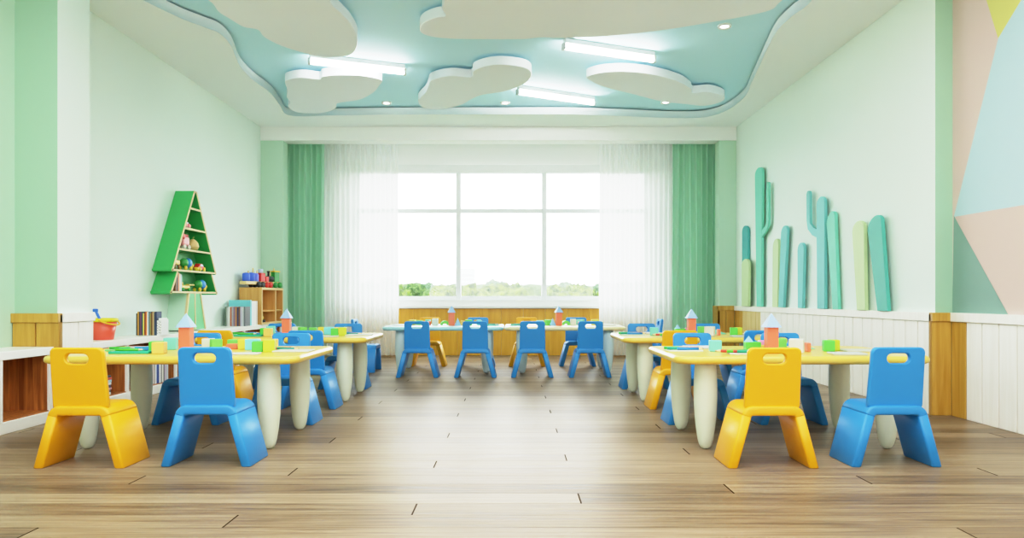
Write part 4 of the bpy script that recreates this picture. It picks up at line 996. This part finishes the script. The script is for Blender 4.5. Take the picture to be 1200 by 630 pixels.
def far_set(cx0, where, sgn):
    L_ = lambda s: s + ' on the ' + where
    G = 'toy blocks on the ' + where; Nn = 'notebooks on the ' + where; Pn = 'crayons on the ' + where
    if sgn < 0:
        it = [('yellow', -0.385, 8.10, 0.07, 0.058), ('leaf', -0.31, 8.13, 0.06, 0.05), ('mint', -0.21, 8.1, 0.05, 0.06), ('coral', -0.19, 7.98, 0.05, 0.045), ('white', -0.115, 7.95, 0.062, 0.075), ('tan', 0.185, 7.98, 0.045, 0.05), ('green', 0.25, 7.98, 0.075, 0.062), ('cyan', 0.36, 8.1, 0.05, 0.055)]
        tx = 0.07; ar = (-0.02, 8.06, 'leaf'); pyx = 0.135
    else:
        it = [('cyan', -0.25, 8.10, 0.08, 0.05), ('leaf', -0.165, 7.98, 0.07, 0.062), ('tan', -0.10, 7.98, 0.055, 0.06), ('white', 0.11, 7.98, 0.06, 0.07), ('coral', 0.19, 7.95, 0.06, 0.04), ('mint', 0.20, 8.1, 0.08, 0.06), ('yellow', 0.36, 8.08, 0.08, 0.062), ('green', 0.40, 7.93, 0.06, 0.04)]
        tx = -0.055; ar = (0.035, 8.06, 'leaf'); pyx = -0.12
    nm = {'leaf': 'light green'}
    for c, dx, y, s, h in it: cube(cx0 + dx, y, s, c, random.uniform(-0.3, 0.3), L_('%s block' % nm.get(c, c)), G, h)
    cube(cx0 + tx, 7.88, 0.062, 'coral', 0.2, L_('upright coral column under a pale blue roof'), G, 0.142); pyramid(cx0 + tx, 7.88, 0.084, 0.076, 'lilac blue', 0.2, L_('pale blue pyramid roof block on the coral column'), G, TZ_ + 0.142)
    pyramid(cx0 + pyx, 7.9, 0.06, 0.085, 'sky', 0.3, L_('small pale blue pyramid next to the coral column'), G, TZ_)
    arch(cx0 + ar[0], ar[1], 0.05, ar[2], 0.15, L_('light green arch block behind the coral column'), G)
    e = -sgn * 0.5
    sheet(cx0 + e, 7.85, 0.17, 0.13, (120, 206, 190), 0.1, L_('teal notebook near the join of the two tables'), Nn, 0.01)
    pencil(cx0 + e, 7.84, (30, 150, 110), 0.1, L_('dark green crayon on the teal notebook'), Pn, TZ_ + 0.0105)
    pencil(cx0 + e + 0.03, 7.87, (40, 130, 200), -0.1, L_('blue crayon on the teal notebook'), Pn, TZ_ + 0.0105)
    sheet(cx0 - e * 0.98, 7.90, 0.15, 0.12, (208, 208, 199), 0.0, L_('white notebook at the outer end'), Nn, 0.01)
far_set(-0.727, 'pale aqua window table', -1)
far_set(0.563, 'cream window table', 1)

# ------------------------------------------------------------------ light
wd = bpy.data.worlds.new('sky'); S.world = wd; wd.use_nodes = True
nt = wd.node_tree; bg = nt.nodes['Background']
tc = nt.nodes.new('ShaderNodeTexCoord'); sp = nt.nodes.new('ShaderNodeSeparateXYZ'); nt.links.new(tc.outputs['Generated'], sp.inputs[0])
rp = nt.nodes.new('ShaderNodeValToRGB'); nt.links.new(sp.outputs['Z'], rp.inputs['Fac'])
rp.color_ramp.elements[0].color = (1.0, 0.995, 0.985, 1); rp.color_ramp.elements[1].color = (0.86, 0.94, 1.0, 1); rp.color_ramp.elements[1].position = 0.6
nt.links.new(rp.outputs['Color'], bg.inputs['Color']); bg.inputs['Strength'].default_value = 5.2

def area(name, loc, rot, sx, sy, power, col=(1, 1, 1), portal=False):
    l = bpy.data.lights.new(name, 'AREA'); l.shape = 'RECTANGLE'; l.size = sx; l.size_y = sy; l.energy = power; l.color = col
    o = bpy.data.objects.new(name, l); COL.objects.link(o); o.location = loc; o.rotation_euler = rot
    if portal: l.cycles.is_portal = True
    return o
area('window_portal', ((WX0 + WX1) / 2, YW + 0.24, (WZ0 + WZ1) / 2), (-PI / 2, 0, 0), WX1 - WX0, WZ1 - WZ0, 1, portal=True)
area('overhead_fill', (0, 2.4, 2.95), (0, 0, 0), 4.6, 4.0, 84, (1, 0.995, 0.985))  # fill lamp added above the view to brighten the near room
area('rear_fill', (0, -1.8, 1.2), (PI / 2 + 1.0, 0, 0), 5.0, 1.6, 72, (1, 1, 1))  # unseen fill lamp added behind the camera, tilted up to lift the ceiling

# ------------------------------------------------------------------ camera
cam = bpy.data.cameras.new('camera'); co = bpy.data.objects.new('camera', cam); COL.objects.link(co)
co.location = (0, 0, EYE); co.rotation_euler = (PI / 2, 0, 0)
cam.sensor_width = 36; cam.sensor_fit = 'HORIZONTAL'; cam.lens = F / 1200 * 36
cam.shift_y = (HZ - 315) / 1200; cam.clip_end = 2000; cam.clip_start = 0.05
S.camera = co
S.view_settings.view_transform = 'Standard'
S.view_settings.look = 'None'
S.view_settings.exposure = 0.0
# tone curve: lifted middle tones, soft shoulder for the bright window
S.view_settings.use_curve_mapping = True
cm = S.view_settings.curve_mapping
cm.use_clip = True; cm.clip_max_x = cm.clip_max_y = 1.0
cm.black_level = (0, 0, 0); cm.white_level = (1, 1, 1)
cv = cm.curves[3]
TONE = [(0, 0), (0.02, 0.044), (0.045, 0.105), (0.10, 0.25), (0.16, 0.41), (0.225, 0.555), (0.30, 0.69), (0.40, 0.79), (0.52, 0.855), (0.7, 0.905), (1.0, 0.935)]
cv.points[0].location = TONE[0]; cv.points[1].location = TONE[-1]
for p in TONE[1:-1]: cv.points.new(*p)
cm.update()
S.cycles.use_denoising = True
S.cycles.max_bounces = 10; S.cycles.diffuse_bounces = 6; S.cycles.transparent_max_bounces = 16
S.cycles.sample_clamp_indirect = 6.0
